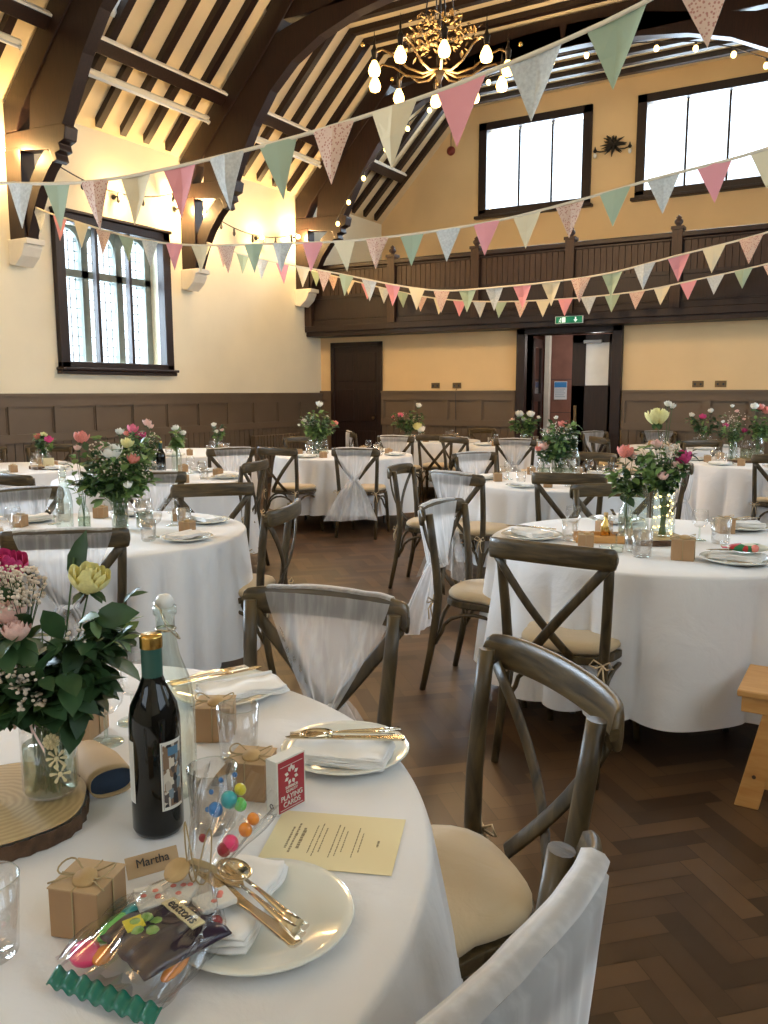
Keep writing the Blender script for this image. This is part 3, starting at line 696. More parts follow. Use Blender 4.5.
# ------------------------------------------------------------------ bunting
SEQ = ['fgrey', 'fgreen', 'fflor', 'fcream', 'fpink']
def bunting(lab, Y, P, x0, x1, sp, fw_, fh, phase, seq=SEQ):
    """P = known points (x,z) of the tape; a parabola fitted between them carries the flags"""
    def z(x):
        for i in range(len(P) - 1):
            if x <= P[i + 1][0] or i == len(P) - 2:
                p0 = P[max(i - 1, 0)]; p1 = P[i]; p2 = P[i + 1]; p3 = P[min(i + 2, len(P) - 1)]
                t = (x - p1[0]) / (p2[0] - p1[0]); d = p2[0] - p1[0]
                m1 = (p2[1] - p0[1]) / max(p2[0] - p0[0], 1e-6) * d; m2 = (p3[1] - p1[1]) / max(p3[0] - p1[0], 1e-6) * d
                t = max(-.5, min(1.5, t)); return (2 * t**3 - 3 * t**2 + 1) * p1[1] + (t**3 - 2 * t**2 + t) * m1 + (-2 * t**3 + 3 * t**2) * p2[1] + (t**3 - t**2) * m2
    xm = (x0 + x1) / 2; t = thing('bunting', lab, 'bunting', (xm, Y, z(xm))); O = Vector((xm, Y, z(xm)))
    n = 60; b = MB()
    pts = [Vector((x0 + (x1 - x0) * i / n, Y, z(x0 + (x1 - x0) * i / n))) - O for i in range(n + 1)]
    b.tube(pts, .011, 6, None, True, (.25, 1)); b.build('tape', 'tape', t)
    x = x0 + phase; k = 0; R = random.Random(int(Y * 10))
    while x + fw_ < x1:
        a = Vector((x, Y, z(x))) - O; c = Vector((x + fw_, Y, z(x + fw_))) - O
        m = (a + c) / 2 + Vector((R.uniform(-.012, .012), R.uniform(-.03, .03), -fh))
        cu = R.uniform(-.02, .02); mid = (a + c) / 2 + Vector((0, cu, 0))
        e = Vector((0, .0015, 0))
        b = MB(); A = a.lerp(m, .5) + Vector((0, cu * .5, 0)); Cc = c.lerp(m, .5) + Vector((0, cu * .5, 0)); Md = mid.lerp(m, .5) + Vector((0, cu, 0))
        vs = [a, mid, c, A, Md, Cc, m]; b.add([v + e for v in vs] + [v - e for v in vs], [(0, 1, 4, 3), (1, 2, 5, 4), (3, 4, 6), (4, 5, 6), (10, 11, 8, 7), (11, 12, 9, 8), (13, 11, 10), (13, 12, 11)] + [(0, 3, 10, 7), (3, 6, 13, 10), (6, 5, 12, 13), (5, 2, 9, 12)])
        o = b.build('flag', seq[k % len(seq)], t)
        x += sp; k += 1
# flag order read along every line, from the left wall to the right wall
bunting('nearest bunting line with the largest flags, rising to the top right', 3.45, [(-8.2, 3.55), (-6.4, 2.98), (-4.87, 2.754), (-3.96, 2.655), (-2.85, 2.668), (-1.96, 2.735), (-1.335, 2.828), (-.876, 2.93), (.4, 3.35)], -8.35, .40, .3334, .235, .27, .228, ['fgrey', 'fgreen', 'fflor', 'fcream', 'fpink'])
bunting('second bunting line, crossing the tall left window and the high end windows', 6.1, [(-8.2, 3.50), (-7.72, 3.32), (-6.19, 2.90), (-4.5, 2.745), (-3.68, 2.712), (-2.69, 2.739), (-1.99, 2.821), (-1.5, 2.897), (-.76, 3.0), (.4, 3.3)], -8.3, .40, .328, .22, .25, .22, ['fgrey', 'fpink', 'fcream', 'fflor', 'fgreen'])
bunting('third bunting line, hanging lowest across the middle of the gallery front', 8.75, [(-8.15, 3.50), (-7.2, 3.19), (-6.0, 2.921), (-4.6, 2.617), (-3.73, 2.595), (-2.62, 2.645), (-1.83, 2.78), (-1.04, 2.923), (.4, 3.3)], -8.16, .40, .3266, .215, .25, .007, ['fcream', 'fflor', 'fgreen', 'fgrey', 'fpink'])
bunting('farthest bunting line, just in front of the gallery', 11.2, [(-8.1, 3.40), (-6.11, 2.88), (-5.13, 2.737), (-3.93, 2.698), (-2.84, 2.739), (-2.10, 2.841), (-1.33, 2.965), (.4, 3.35)], -8.1, .40, .3186, .21, .23, .038, ['fgreen', 'fflor', 'fcream', 'fpink', 'fgrey'])

# ------------------------------------------------------------------ chairs
def chair_proto():
    t = thing('cross_back_chair', 'x', 'chair')
    def poly(r=.19, f=.215):
        P = []
        for k in range(28):
            a = 2 * pi * k / 28; c, s = cos(a), sin(a)
            n = 3.2; rr = (abs(c)**n + abs(s)**n)**(-1 / n); x = rr * c * (f if s > 0 else r + .01); y = rr * s * .215
            P.append((x, y + .005))
        return P
    pl = poly(); sh = [(x * .93, y * .93) for x, y in pl]
    b = MB(); b.prism(sh, .425, .432, 'z'); b.prism(pl, .432, .462, 'z'); b.build('seat', 'chair', t, .008)
    def cu(u, v):
        i = u * 28; a = 2 * pi * u; c, s = cos(a), sin(a); n = 3.0; rr = (abs(c)**n + abs(s)**n)**(-1 / n)
        x = rr * c * (.212 if s > 0 else .195); y = rr * s * .212 + .008
        prof = [(0, .462), (.93, .462), (.995, .473), (1.0, .486), (.96, .499), (.80, .507), (.5, .509), (0, .505)]
        q = v * (len(prof) - 1); k = int(min(q, len(prof) - 2)); f = q - k
        k2, z = (prof[k][j] * (1 - f) + prof[k + 1][j] * f for j in (0, 1))
        return (x * k2, y * k2, z)
    MB().grid(cu, 36, 7, None, True).build('cushion', 'cushion', t)
    for s in (-1, 1):
        MB().tube([(s * .205, -.285, 0), (s * .20, -.245, .2), (s * .195, -.215, .40), (s * .196, -.208, .48), (s * .203, -.215, .60), (s * .212, -.232, .75), (s * .218, -.248, .875)],
                  [.015, .0175, .020, .020, .0195, .019, .0185], 12).build('back_post', 'chair', t)
        MB().tube([(s * .195, .235, 0), (s * .19, .205, .18), (s * .185, .175, .38), (s * .18, .165, .43)], [.014, .017, .019, .019], 12).build('front_leg', 'chair', t)
        # bent side brace arching between front and back leg
        P = [(s * .195, -.225, .24)]
        for k in range(9):
            a = pi * k / 8; P.append((s * .192, -.02 - .17 * cos(a), .30 + .105 * sin(a)))
        P.append((s * .19, .19, .24)); MB().tube(P, .0095, 8).build('side_brace', 'chair', t)
        MB().tube([(s * .218, -.262, .845), (s * .218, -.262, .845 + .001), (s * .218, -.24, .846)], .006, 6).build('bolt', 'brass', t)
    P = [(-.185, .19, .24)] + [(-.155 * cos(pi * k / 8), .183, .30 + .105 * sin(pi * k / 8)) for k in range(9)] + [(.185, .19, .24)]
    MB().tube(P, .0095, 8).build('front_brace', 'chair', t)
    P = [(-.19, -.222, .24)] + [(-.155 * cos(pi * k / 8), -.215, .30 + .105 * sin(pi * k / 8)) for k in range(9)] + [(.19, -.222, .24)]
    MB().tube(P, .0095, 8).build('back_brace', 'chair', t)
    # curved top rail
    def rail(u, v):
        T = -1 + 2 * u; x = .252 * sin(T * pi / 2 * .93) / sin(pi / 2 * .93); yb = -.262 - .062 * (1 - T * T)
        e = max(0, abs(T) - .86) / .14; h = .040 * math.sqrt(max(0.0, 1 - e**2 * .92)); zc = .858 + .010 * (1 - T * T)
        a = 2 * pi * v; ca, sa = cos(a), sin(a); n = 4; rr = (abs(ca)**n + abs(sa)**n)**(-1 / n)
        return (x, yb + rr * ca * .0105, zc + rr * sa * h)
    b = MB(); b.grid(lambda u, v: rail(v, u), 14, 30, None, True)
    k = len(b.v) - 14; b.f += [tuple(range(14)), tuple(range(k + 13, k - 1, -1))]; b.sm += [False, False]; b.build('top_rail', 'chairx', t)
    for s in (-1, 1):
        P = []
        for k in range(9):
            u = k / 8; x = s * (.225 - .305 * u); z = .835 - .372 * u; y = -.272 - .045 * sin(pi * u * .85) + .055 * u; P.append((x, y - .004 * s, z))
        MB().tube(P, .013, 8, None, True, (.42, 1.45)).build('cross_slat', 'chair', t)
        b = MB(); c = Vector((s * .2, -.232, .455))
        for q in (-1, 1):
            b.tube([c, c + Vector((q * .03, -.012, .02)), c + Vector((q * .045, -.015, .0)), c + Vector((q * .02, -.015, -.008)), c], .0035, 5)
            b.tube([c, c + Vector((q * .012, -.02, -.04)), c + Vector((q * .02, -.012, -.09))], [.0035, .0035, .004], 5)
        b.build('cushion_tie', 'cushion', t)
    return t
CH = chair_proto()

def sash_proto(seed, m='tulle', skirt=.46):
    """tulle folded over the top rail, tied where the slats cross, flaring into a skirt behind"""
    R = random.Random(seed); ph = [R.uniform(0, 6.28) for _ in range(6)]; fr = [R.uniform(9, 13), R.uniform(17, 23), R.uniform(28, 36)]
    t = thing('tulle_sash', 'x', 'chair sash')
    def pl(u, w): return (sin(fr[0] * u + ph[0]) * .55 + sin(fr[1] * u + ph[1]) * .35 + sin(fr[2] * u + ph[2]) * .2) * w
    def ry(x):
        T = math.asin(max(-1, min(1, x / .252 * .994))) / (pi / 2 * .93); return -.262 - .062 * (1 - T * T)
    def back(u, v):
        T = (-1 + 2 * u)
        if v < .12:                                     # over the rail
            q = v / .12; a = pi * (1 - q); w = .190
            x = T * w; y = ry(x); return (x, y + .020 * cos(a), .899 + .008 * (1 - T * T) + .010 * sin(a) + pl(u, .002))
        if v < .5:
            q = (v - .12) / .38; e = q**1.25; w = .190 * (1 - e) + .042 * e
            x = T * w; y = (ry(T * .190) - .020) * (1 - e) + (-.334) * e + pl(u, .016) * q - abs(pl(u, .003)); z = .893 * (1 - q) + .59 * q; return (x, y, z)
        q = (v - .5) / .5; e = q**.75; w = .042 + (skirt / 2 - .042) * e
        return (T * w + pl(u, .008) * q, -.334 - .085 * q - (1 - T * T) * .03 * q + pl(u, .030) * (.25 + q), .59 - q * (.36 + .03 * sin(5 * u + ph[3])) - .05 * T * T * q)
    MB().grid(back, 54, 30).build('back_drape', m, t)
    def front(u, v):
        T = -1 + 2 * u; q = v; e = q**1.2; w = .190 * (1 - e) + .042 * e
        return (T * w, (ry(T * .190) + .020) * (1 - e) + (-.258) * e + pl(u, .013) * q + abs(pl(u, .003)), .893 * (1 - q) + .59 * q)
    MB().grid(front, 54, 14).build('front_drape', m, t)
    b = MB(); b.lathe([(.044, -.010), (.049, 0), (.044, .010)], 16, Matrix.Translation((0, -.298, .59)) @ Matrix.Diagonal((1, .85, 1, 1))); b.build('tie_band', 'cloth', t)
    return t
S1 = [sash_proto(1), sash_proto(5, 'tulled', .54), sash_proto(9, 'tulle', .40)]

# x, y of the rail, facing direction, sash prototype or None, label, sash label
def tow(p, q): return math.atan2(-(q[0] - p[0]), q[1] - p[1])
TB = dict(T1=(-1.30, .66, .85), T2=(-3.36, 2.80, .74), T3=(-.87, 3.93, .76), T4=(-2.15, 6.30, .76), T5=(-1.0, 8.9, .76), T6=(-5.15, 7.75, .76),
          T7=(-5.6, 10.72, .70), T8=(-6.95, 7.15, .76), T9=(-5.1, 4.85, .78), T10=(-6.95, 4.75, .72), T11=(-4.1, 10.35, .70), T12=(-2.15, 10.9, .70))
CL = [
 ((-1.276, 1.835), (.14, -.99), 0, 'chair with sheer tulle on the far side of the nearest table, facing the camera', 'near'),
 ((-.530, 1.575), (-.64, -.768), None, 'chair with bare curved back at the nearest table, cream seat in full view', 'front'),
 ((-.285, .735), (-.99, .12), 1, 'chair at the bottom edge of the picture, only post tops and tulle showing', 'bottom'),
 ((-2.80, 2.17), 'T2', 0, 'chair with tulle over its rail between the nearest flowers and the mid left table', 'mid left'),
 ((-2.50, 3.26), (-.93, -.36), None, 'chair seen side-on at the right of the mid left table', ''),
 ((-3.455, 3.763), (-.72, .69), None, 'chair with bare back behind the mid left table, left of the side-on chair', ''),
 ((-4.33, 4.08), 'T9', 2, 'chair with part-covered rail behind the mid left table flowers', ''),
 ((-4.22, 2.98), (.97, -.2), 0, 'chair with tulle-covered rail at the picture edge beside the mid left table', ''),
 ((-5.12, 3.52), 'T9', None, 'chair with bare wide rail at the left edge, before the pink flower table', ''),
 ((-6.45, 4.0), 'T10', 2, 'chair with a tulle-covered rail at the left edge nearest the pink flowers', ''),
 ((-7.80, 5.10), (.9, -.4), None, 'chair with bare rail at the far left edge against the panelling', ''),
 ((-7.55, 5.75), (.6, -.8), None, 'chair with bare rail behind the small pink flowers, against the left panelling', ''),
 ((-5.52, 6.30), 'T8', 2, 'chair with tulle between two dark posts beside the far left table', ''),
 ((-5.18, 6.55), (.0, 1), None, 'bare cross-back chair at the centre-left table, back turned to the camera', ''),
 ((-4.30, 5.22), (-.95, -.3), None, 'chair seen edge-on with a dark leg, right of the wine bottle table', ''),
 ((-4.43, 6.85), (-.25, .97), 1, 'chair with a full tulle skirt at the centre-left table, left of the aisle', 'centre'),
 ((-5.25, 9.05), (-.15, 1), 1, 'tulle-covered chair directly behind the sashed centre chair', ''),
 ((-6.45, 9.85), (.75, .65), 2, 'tulle-railed chair nearest the small dark door', ''),
 ((-4.95, 9.55), (-.3, 1), None, 'bare cross-back chair, back to the camera, in front of the panelled wall table', ''),
 ((-4.55, 9.25), (.35, .95), None, 'small bare chair just right of the cross-back chair before the panelling', ''),
 ((-3.12, 5.42), (1, .18), None, 'chair seen edge-on on the right of the aisle, left of the tulle chairs', ''),
 ((-2.50, 5.106), 'T4', 0, 'tulle-railed chair between the aisle and the second right table', ''),
 ((-1.875, 3.665), (1, .05), 1, 'chair with a long tulle skirt at the left side of the mid right table', 'long'),
 ((-3.173, 6.889), 'T4', 1, 'chair wrapped in white tulle on the far left side of the second right table', ''),
 ((-3.68, 9.15), 'T11', 1, 'white tulle chair in front of the double doors, left of the tall vases', ''),
 ((-3.42, 11.35), (.85, -.5), 2, 'tulle-railed chair right in front of the closed door leaf', ''),
 ((-2.98, 10.05), (.75, .66), None, 'bare pale-looking chair just right of the closed door leaf', ''),
 ((-2.25, 7.40), (.05, -1), None, 'bare chair on the far side of the second right table', ''),
 ((-1.80, 5.45), (-.25, .97), None, 'bare wide-railed chair, back to the camera, at the second right table', ''),
 ((-1.354, 4.911), 'T3', None, 'bare chair on the far side of the mid right table behind its favour box', ''),
 ((-1.02, 2.87), (.068, .998), None, 'bare cross-back chair in front of the mid right table, back to the camera', ''),
 ((-1.33, 6.82), 'T4', 1, 'white tulle chair between the yellow rose and the far right table', ''),
 ((-2.65, 11.85), (.3, -.95), 2, 'chair with grey-looking tulle against the end wall right of the doors', ''),
 ((-6.20, 8.35), (.85, -.5), None, 'bare-railed chair on the far side of the centre-left table', ''),
 ((-5.2, 11.65), (-.2, -1), None, 'bare-railed chair against the end wall panelling left of the doors', ''),
 ((-.72, 7.98), (-.25, 1), None, 'chair at the near side of the far right table, cut by the picture edge', ''),
 ((-.35, 11.2), (-.4, -.9), 0, 'tulle chair by the end wall at the right edge', ''),
 ((-1.75, 9.9), (.6, -.8), None, 'bare chair on the far side of the far right table', ''),
]
SL_ = {0: 'sheer white tulle gathered on the chair facing the camera at the nearest table', 2: 'white tulle draped on the chair at the bottom edge of the picture',
       3: 'white tulle on the chair between the nearest flowers and the mid left table', 6: 'white tulle on the part-covered rail behind the mid left table flowers',
       7: 'white tulle on the chair at the picture edge beside the mid left table', 9: 'white tulle on the chair nearest the pink posy at the left edge',
       12: 'white tulle between two dark posts at the far left table', 15: 'long white tulle skirt on the centre-left chair beside the aisle',
       16: 'white tulle on the chair directly behind the sashed centre chair', 17: 'white tulle on the chair nearest the small dark door',
       21: 'white tulle on the rail between the aisle and the second right table', 22: 'long white tulle skirt on the chair left of the mid right table',
       23: 'bright white tulle on the chair at the far left of the second right table', 24: 'white tulle on the chair in front of the double doors, left of vases',
       25: 'white tulle on the chair right in front of the closed door leaf', 31: 'bright white tulle behind the fairy-light jar, before the far right table',
       32: 'grey-looking tulle on the chair against the end wall right of the doors', 36: 'white tulle on the chair by the end wall at the right edge'}
for i, (p, d, s, lab, sl) in enumerate(CL):
    if isinstance(d, str): tb = TB[d]; d = (tb[0] - p[0], tb[1] - p[1])
    L = math.hypot(*d); d = (d[0] / L, d[1] / L); rz = math.atan2(-d[0], d[1])
    loc = (p[0] + d[0] * .30, p[1] + d[1] * .30, 0)
    nm = 'wooden ' + lab
    c = clone(CH, loc, rz, nm, 'cross-back chairs around the tables')
    if s is not None: clone(S1[s], loc, rz, SL_[i], 'tulle chair sashes')

# ------------------------------------------------------------------ tables and cloths
def cloth(cx, cy, R, lab, seed, hem=.16, grp=None, flare=.045):
    Q = random.Random(seed); ph = [Q.uniform(0, 6.28) for _ in range(5)]; n = [Q.choice((7, 8)), Q.choice((11, 12)), Q.choice((17, 19)), 4]
    def fold(a):
        A = .45 + .55 * sin(2 * a + ph[0])**2; w = 10 * a + 1.1 * sin(3 * a + ph[1]) + .6 * sin(5 * a + ph[2])
        return A * (2.1 * abs(sin(w))**.65 - 1.35) + .25 * sin(n[0] * a + ph[4])
    rows = [(0, 0)] + [(k / 6, 0) for k in range(1, 6)] + [(.985, 0)]
    def f(u, v):
        a = 2 * pi * u; k = v * 24
        if k <= 6: r = R * (.99 * k / 6); return (r * cos(a), r * sin(a), .757)
        if k <= 8: q = (k - 6) / 2; return ((R * .99 + .012 * sin(q * pi / 2)) * cos(a), (R * .99 + .012 * sin(q * pi / 2)) * sin(a), .757 - .012 * (1 - cos(q * pi / 2)))
        q = (k - 8) / 16; F = fold(a + .04 * q); drop = .745 - hem + .012 * sin(3 * a + ph[3])
        r = R + .004 + q**.9 * flare + F * .052 * q**.6 + .012 * q * sin(n[3] * a + ph[4]) + max(0, F)**2 * .012 * q
        return (r * cos(a), r * sin(a), .745 - q * drop)
    b = MB(); b.grid(f, 240, 24, None, True); o = b.build('tablecloth', 'cloth'); o.location = (cx, cy, 0)
    return tag(o, lab, 'tablecloth', grp)
DESC = dict(T1='the nearest table at the lower left', T2='the mid left table', T3='the mid right table',
            T4='the second right table', T5='the far right table', T6='the centre-left table',
            T7='the table by the small dark door', T8='the far left table', T9='the wine bottle table',
            T10='the left edge table', T11='the table before the open door', T12='the farthest right table')
for i, (k, (cx, cy, R)) in enumerate(TB.items()):
    t = thing('round_table', 'round folding table under the white cloth, ' + DESC[k], 'table', (cx, cy, 0), .3 * i, 'round dining tables')
    MB().lathe([(.001, .725), (R - .012, .725), (R - .008, .73), (R - .008, .748), (R - .012, .753), (.001, .753)], 48).build('tabletop', 'pine', t)
    for q in range(4):
        a = q * pi / 2 + .4; r = R * .55
        MB().tube([(r * cos(a), r * sin(a), .724), (r * 1.1 * cos(a), r * 1.1 * sin(a), .0)], .014, 8).build('leg', 'grey', t)
    cloth(cx, cy, R, 'white linen cloth hanging in folds on ' + DESC[k], 40 + i, .17, 'round white tablecloths', .08 if k == 'T1' else .045)
# ------------------------------------------------------------------ tableware prototypes
ZT = .758
def lathe_part(prof, name, m, parent, n=24, T=None): return MB().lathe(prof, n, T).build(name, m, parent)
def plate_proto():
    t = thing('dinner_plate', 'x', 'plate')
    lathe_part([(.001, .004), (.065, .004), (.08, .007), (.108, .016), (.122, .020), (.124, .018), (.11, .012), (.07, 0), (.001, 0)], 'plate_body', 'plate', t, 40); return t
def napkin_proto():
    t = thing('napkin', 'x', 'napkin'); R = random.Random(2)
    def f(k, w, h):
        def g(u, v):
            x = (u - .5) * w; y = (v - .5) * h; return (x + .004 * sin(9 * v), y, .004 + k * .006 + .0025 * sin(7 * u + 3 * v + k) + .002 * sin(13 * v))
        return g
    b = MB()
    for k in range(3): b.grid(f(k, .105 - .004 * k, .19 - .006 * k), 12, 14)
    b.build('folded_linen', 'satin', t, 0, .0035)
    b = MB(); b.grid(lambda u, v: (-.052 + .006 * cos(pi * (u * 1.0 + .5)) * -1 * .9, (v - .5) * .185, .010 + .009 * sin(pi * (u - .5))), 8, 10); b.build('folded_edge', 'satin', t, 0, .003); return t
def cutlery(kind):
    t = thing(kind, 'x', kind)
    if kind == 'knife':
        MB().prism([(-.010, -.11), (-.006, -.115), (.006, -.115), (.010, -.105), (.006, -.02), (.007, 0), (-.007, 0), (-.006, -.02)], 0, .005, 'z').build('handle', 'steel', t, .0015)
        MB().prism([(-.007, 0), (.007, 0), (.010, .03), (.010, .09), (.002, .112), (-.007, .10)], .0015, .0035, 'z').build('blade', 'steel', t)
    else:
        MB().tube([(0, -.10, .003), (0, -.06, .004), (0, 0, .006), (0, .035, .005)], [.009, .006, .0032, .003], 10, None, True, (1, .45)).build('handle', 'steel', t)
        if kind == 'spoon':
            MB().grid(lambda u, v: (v * .021 * cos(2 * pi * u), .062 + v * .032 * sin(2 * pi * u), .006 - .008 * (1 - v * v)), 20, 5, None, True).build('bowl', 'steel', t, 0, .0012)
        else:
            b = MB(); b.prism([(-.003, .03), (.003, .03), (.012, .05), (.012, .062), (-.012, .062), (-.012, .05)], .003, .005, 'z')
            for k in range(4): x = -.0105 + k * .007; b.prism([(x - .0016, .06), (x + .0016, .06), (x + .0010, .10), (x - .0010, .10)], .003, .005, 'z')
            b.build('tines', 'steel', t)
    return t
def tumbler_proto():
    t = thing('drinking_glass', 'x', 'glass')
    lathe_part([(.001, .008), (.027, .008), (.030, .012), (.037, .098), (.0385, .098), (.033, .004), (.028, 0), (.001, 0)], 'glass_body', 'glass', t)
    lathe_part([(.0372, .0965), (.0388, .0975), (.0372, .0990)], 'rim', 'gglass', t); return t
def goblet_proto():
    t = thing('wine_glass', 'x', 'wine glass')
    lathe_part([(.001, .060), (.018, .064), (.034, .082), (.039, .105), (.036, .132), (.034, .142)], 'bowl', 'glass', t, 28)
    lathe_part([(.0335, .141), (.0350, .1425), (.0335, .144)], 'rim', 'gglass', t, 28)
    lathe_part([(.004, .060), (.004, .012), (.010, .005)], 'glass_stem', 'gglass', t, 12)
    lathe_part([(.010, .005), (.032, .002), (.034, 0), (.001, 0)], 'foot', 'gglass', t, 28); return t
def box_proto(button=True, s=.062, h=.060):
    t = thing('favour_box', 'x', 'favour box'); q = s / 2
    MB().box(-q, q, -q, q, 0, h).build('box_body', 'kraft', t, .0012)
    MB().box(-q - .0008, q + .0008, -q - .0008, q + .0008, h - .0005, h + .001).build('lid', 'kraftl', t)
    b = MB(); e = .0012
    for ax in (0, 1):
        P = [(-q - e, 0, 0.001), (-q - e, 0, h + e), (q + e, 0, h + e), (q + e, 0, .001)]
        b.tube(P if ax == 0 else [(p[1], p[0], p[2]) for p in P], .0011, 5)
    for sx in (-1, 1):
        b.tube([(sx * .032 * sin(pi * k / 12)**.7 * (1 if k else 0), .016 * sin(2 * pi * k / 12), h + .003 + .010 * sin(pi * k / 12)) for k in range(13)], .0011, 5)
        b.tube([(0, 0, h + .003), (sx * .016, -.014, h + .006), (sx * .036, -.024, h + .001)], .0011, 5)
    b.build('twine_bow', 'twine', t)
    if button: lathe_part([(.001, .005), (.013, .005), (.0145, .0035), (.0145, 0), (.001, 0)], 'wooden_button', 'log', t, 16, Matrix.Translation((.004, -.010, h + .003)) @ Matrix.Rotation(.25, 4, 'X'))
    return t
def jar_proto(r=.042, h=.145, m='glass', band='cloth'):
    t = thing('glass_jar', 'x', 'jar')
    lathe_part([(.001, .006), (r * .9, .006), (r, .014), (r, h * .74), (r * .93, h * .82), (r * .78, h * .88), (r * .78, h), (r * .82, h), (r * .82, h * .9)], 'jar_body', m, t, 28)
    lathe_part([(.001, .010), (r * .93, .010), (r * .93, h * .55), (.001, h * .55)], 'water', 'wglass', t, 24)
    for z in (h * .91, h * .95): lathe_part([(r * .80, z - .002), (r * .86, z), (r * .80, z + .002)], 'screw_thread', m, t, 24)
    return t
def swing_proto():
    t = thing('swing_top_bottle', 'x', 'bottle')
    lathe_part([(.001, .006), (.036, .006), (.041, .016), (.041, .155), (.036, .19), (.020, .235), (.0145, .27), (.0145, .298), (.018, .300), (.018, .312), (.001, .312)], 'bottle_body', 'gglass', t, 28)
    lathe_part([(.001, .309), (.013, .311), (.014, .322), (.009, .330), (.001, .331)], 'stopper', 'white', t, 14)
    b = MB()
    for s in (-1, 1): b.tube([(s * .0, .016, .318), (s * .016, .008, .312), (s * .019, 0, .285), (s * .010, -.018, .262), (0, -.021, .258)], .0014, 5)
    b.lathe([(.0150, .274), (.0172, .276), (.0150, .278)], 14); b.build('wire_clip', 'steel', t); return t
def bud_proto():
    t = thing('bud_vase', 'x', 'vase')
    lathe_part([(.001, .005), (.026, .005), (.031, .02), (.031, .075), (.024, .11), (.013, .135), (.0125, .175), (.016, .18)], 'vase_body', 'gglass', t, 24)
    lathe_part([(.001, .009), (.028, .012), (.029, .074), (.001, .074)], 'water', 'wglass', t, 20); return t
def slice_proto():
    t = thing('log_slice', 'x', 'log slice'); Q = random.Random(5)
    def f(u, v):
        a = 2 * pi * u; r = .152 * (1 + .03 * sin(3 * a + 1) + .015 * sin(7 * a)); return ((r + .003 * sin(40 * a)) * cos(a), r * sin(a), v * .026)
    b = MB(); b.grid(f, 72, 3, None, True); b.build('bark_edge', 'bark', t)
    b = MB(); n = 72; b.add([((.148 * (1 + .03 * sin(3 * a + 1) + .015 * sin(7 * a))) * cos(a), (.148 * (1 + .03 * sin(3 * a + 1) + .015 * sin(7 * a))) * sin(a), .0275) for a in [2 * pi * k / n for k in range(n)]], [tuple(range(n))])
    b.build('cut_face', 'rings', t, 0, 0); return t
def rings():
    m, t, n, l, b = nt('growth_rings'); b.inputs['Roughness'].default_value = .55
    tc = n.new('ShaderNodeTexCoord'); w = n.new('ShaderNodeTexWave'); w.wave_type = 'RINGS'; w.rings_direction = 'Z'; w.inputs['Scale'].default_value = 26; w.inputs['Distortion'].default_value = 5
    l.new(tc.outputs['Object'], w.inputs['Vector']); r = n.new('ShaderNodeValToRGB'); r.color_ramp.elements[0].color = (.40, .27, .11, 1); r.color_ramp.elements[1].color = (.50, .35, .16, 1)
    l.new(w.outputs[0], r.inputs[0]); l.new(r.outputs[0], b.inputs['Base Color']); return m
M['rings'] = rings()
def wine_proto():
    t = thing('wine_bottle', 'x', 'wine bottle')
    lathe_part([(.001, .004), (.034, .002), (.0375, .010), (.0375, .175), (.034, .198), (.022, .222), (.0152, .24), (.0142, .262), (.0142, .30), (.001, .30)], 'bottle_body', 'bottle', t, 32)
    lathe_part([(.0152, .238), (.0152, .285), (.0152, .290)], 'capsule', 'capsule', t, 24)
    lathe_part([(.0165, .284), (.0165, .300), (.0155, .303), (.001, .303)], 'capsule_top', 'gold', t, 24)
    return t
PLATE, NAP, TUM, GOB, BOX, JAR, SWING, BUD, SLICE, WINE = plate_proto(), napkin_proto(), tumbler_proto(), goblet_proto(), box_proto(), jar_proto(), swing_proto(), bud_proto(), slice_proto(), wine_proto()
FORK, KNIFE, SPOON = cutlery('fork'), cutlery('knife'), cutlery('spoon')

# ------------------------------------------------------------------ flowers
def rose_mesh(m, big):
    b = MB(); rings_ = [(3, .28, 1.0, .0), (4, .50, .98, .2), (5, .74, .93, .5), (6, .95, .84, 1.0)] if big else [(3, .4, 1.0, .1), (5, .9, .85, .55)]
    nu, nv = (7, 6) if big else (4, 3)
    for k, (n, r, h, fl) in enumerate(rings_):
        for j in range(n):
            a0 = 2 * pi * (j + .5 * (k % 2)) / n + k * .4; wd = 2 * pi / n * .78
            def f(u, v, a0=a0, wd=wd, r=r, h=h, fl=fl):
                s = (u - .5) * 2; wv = wd * (.35 + .75 * sin(pi * min(1, v * .75 + .1))); a = a0 + s * wv * .62
                rr = r * sin(pi * (.12 + .55 * v)) + fl * .20 * v**4 + .05 * (1 - s * s) * v; z = h * (1.25 * v - .16 * s * s * v) - fl * .10 * v**5
                return (rr * .85 * cos(a), rr * .85 * sin(a), z - .55)
            b.grid(f, nu, nv)
    b.ball((0, 0, .22), .24, 8, None, (1, 1, 1.6))
    me = bpy.data.meshes.new('rose'); me.from_pydata(b.v, [], b.f); me.polygons.foreach_set('use_smooth', [True] * len(me.polygons)); me.materials.append(M[m]); return me
RM = {}
def leafm(b, p, d, n, L, W, cup=.25):
    d = d.normalized(); s = d.cross(n).normalized(); n2 = s.cross(d).normalized(); rows = []
    prof = [(0, .04), (.22, .72), (.48, 1), (.75, .70), (1, .02)]
    vs = []
    for q, w in prof:
        c = p + d * (L * q) - n2 * (L * .22 * q * q)
        vs += [c - s * (W * w) + n2 * (W * w * cup), c, c + s * (W * w) + n2 * (W * w * cup)]
    fs = []
    for i in range(4):
        for j in range(2): a = i * 3 + j; fs.append((a, a + 1, a + 4, a + 3))
    b.add(vs, fs, True)
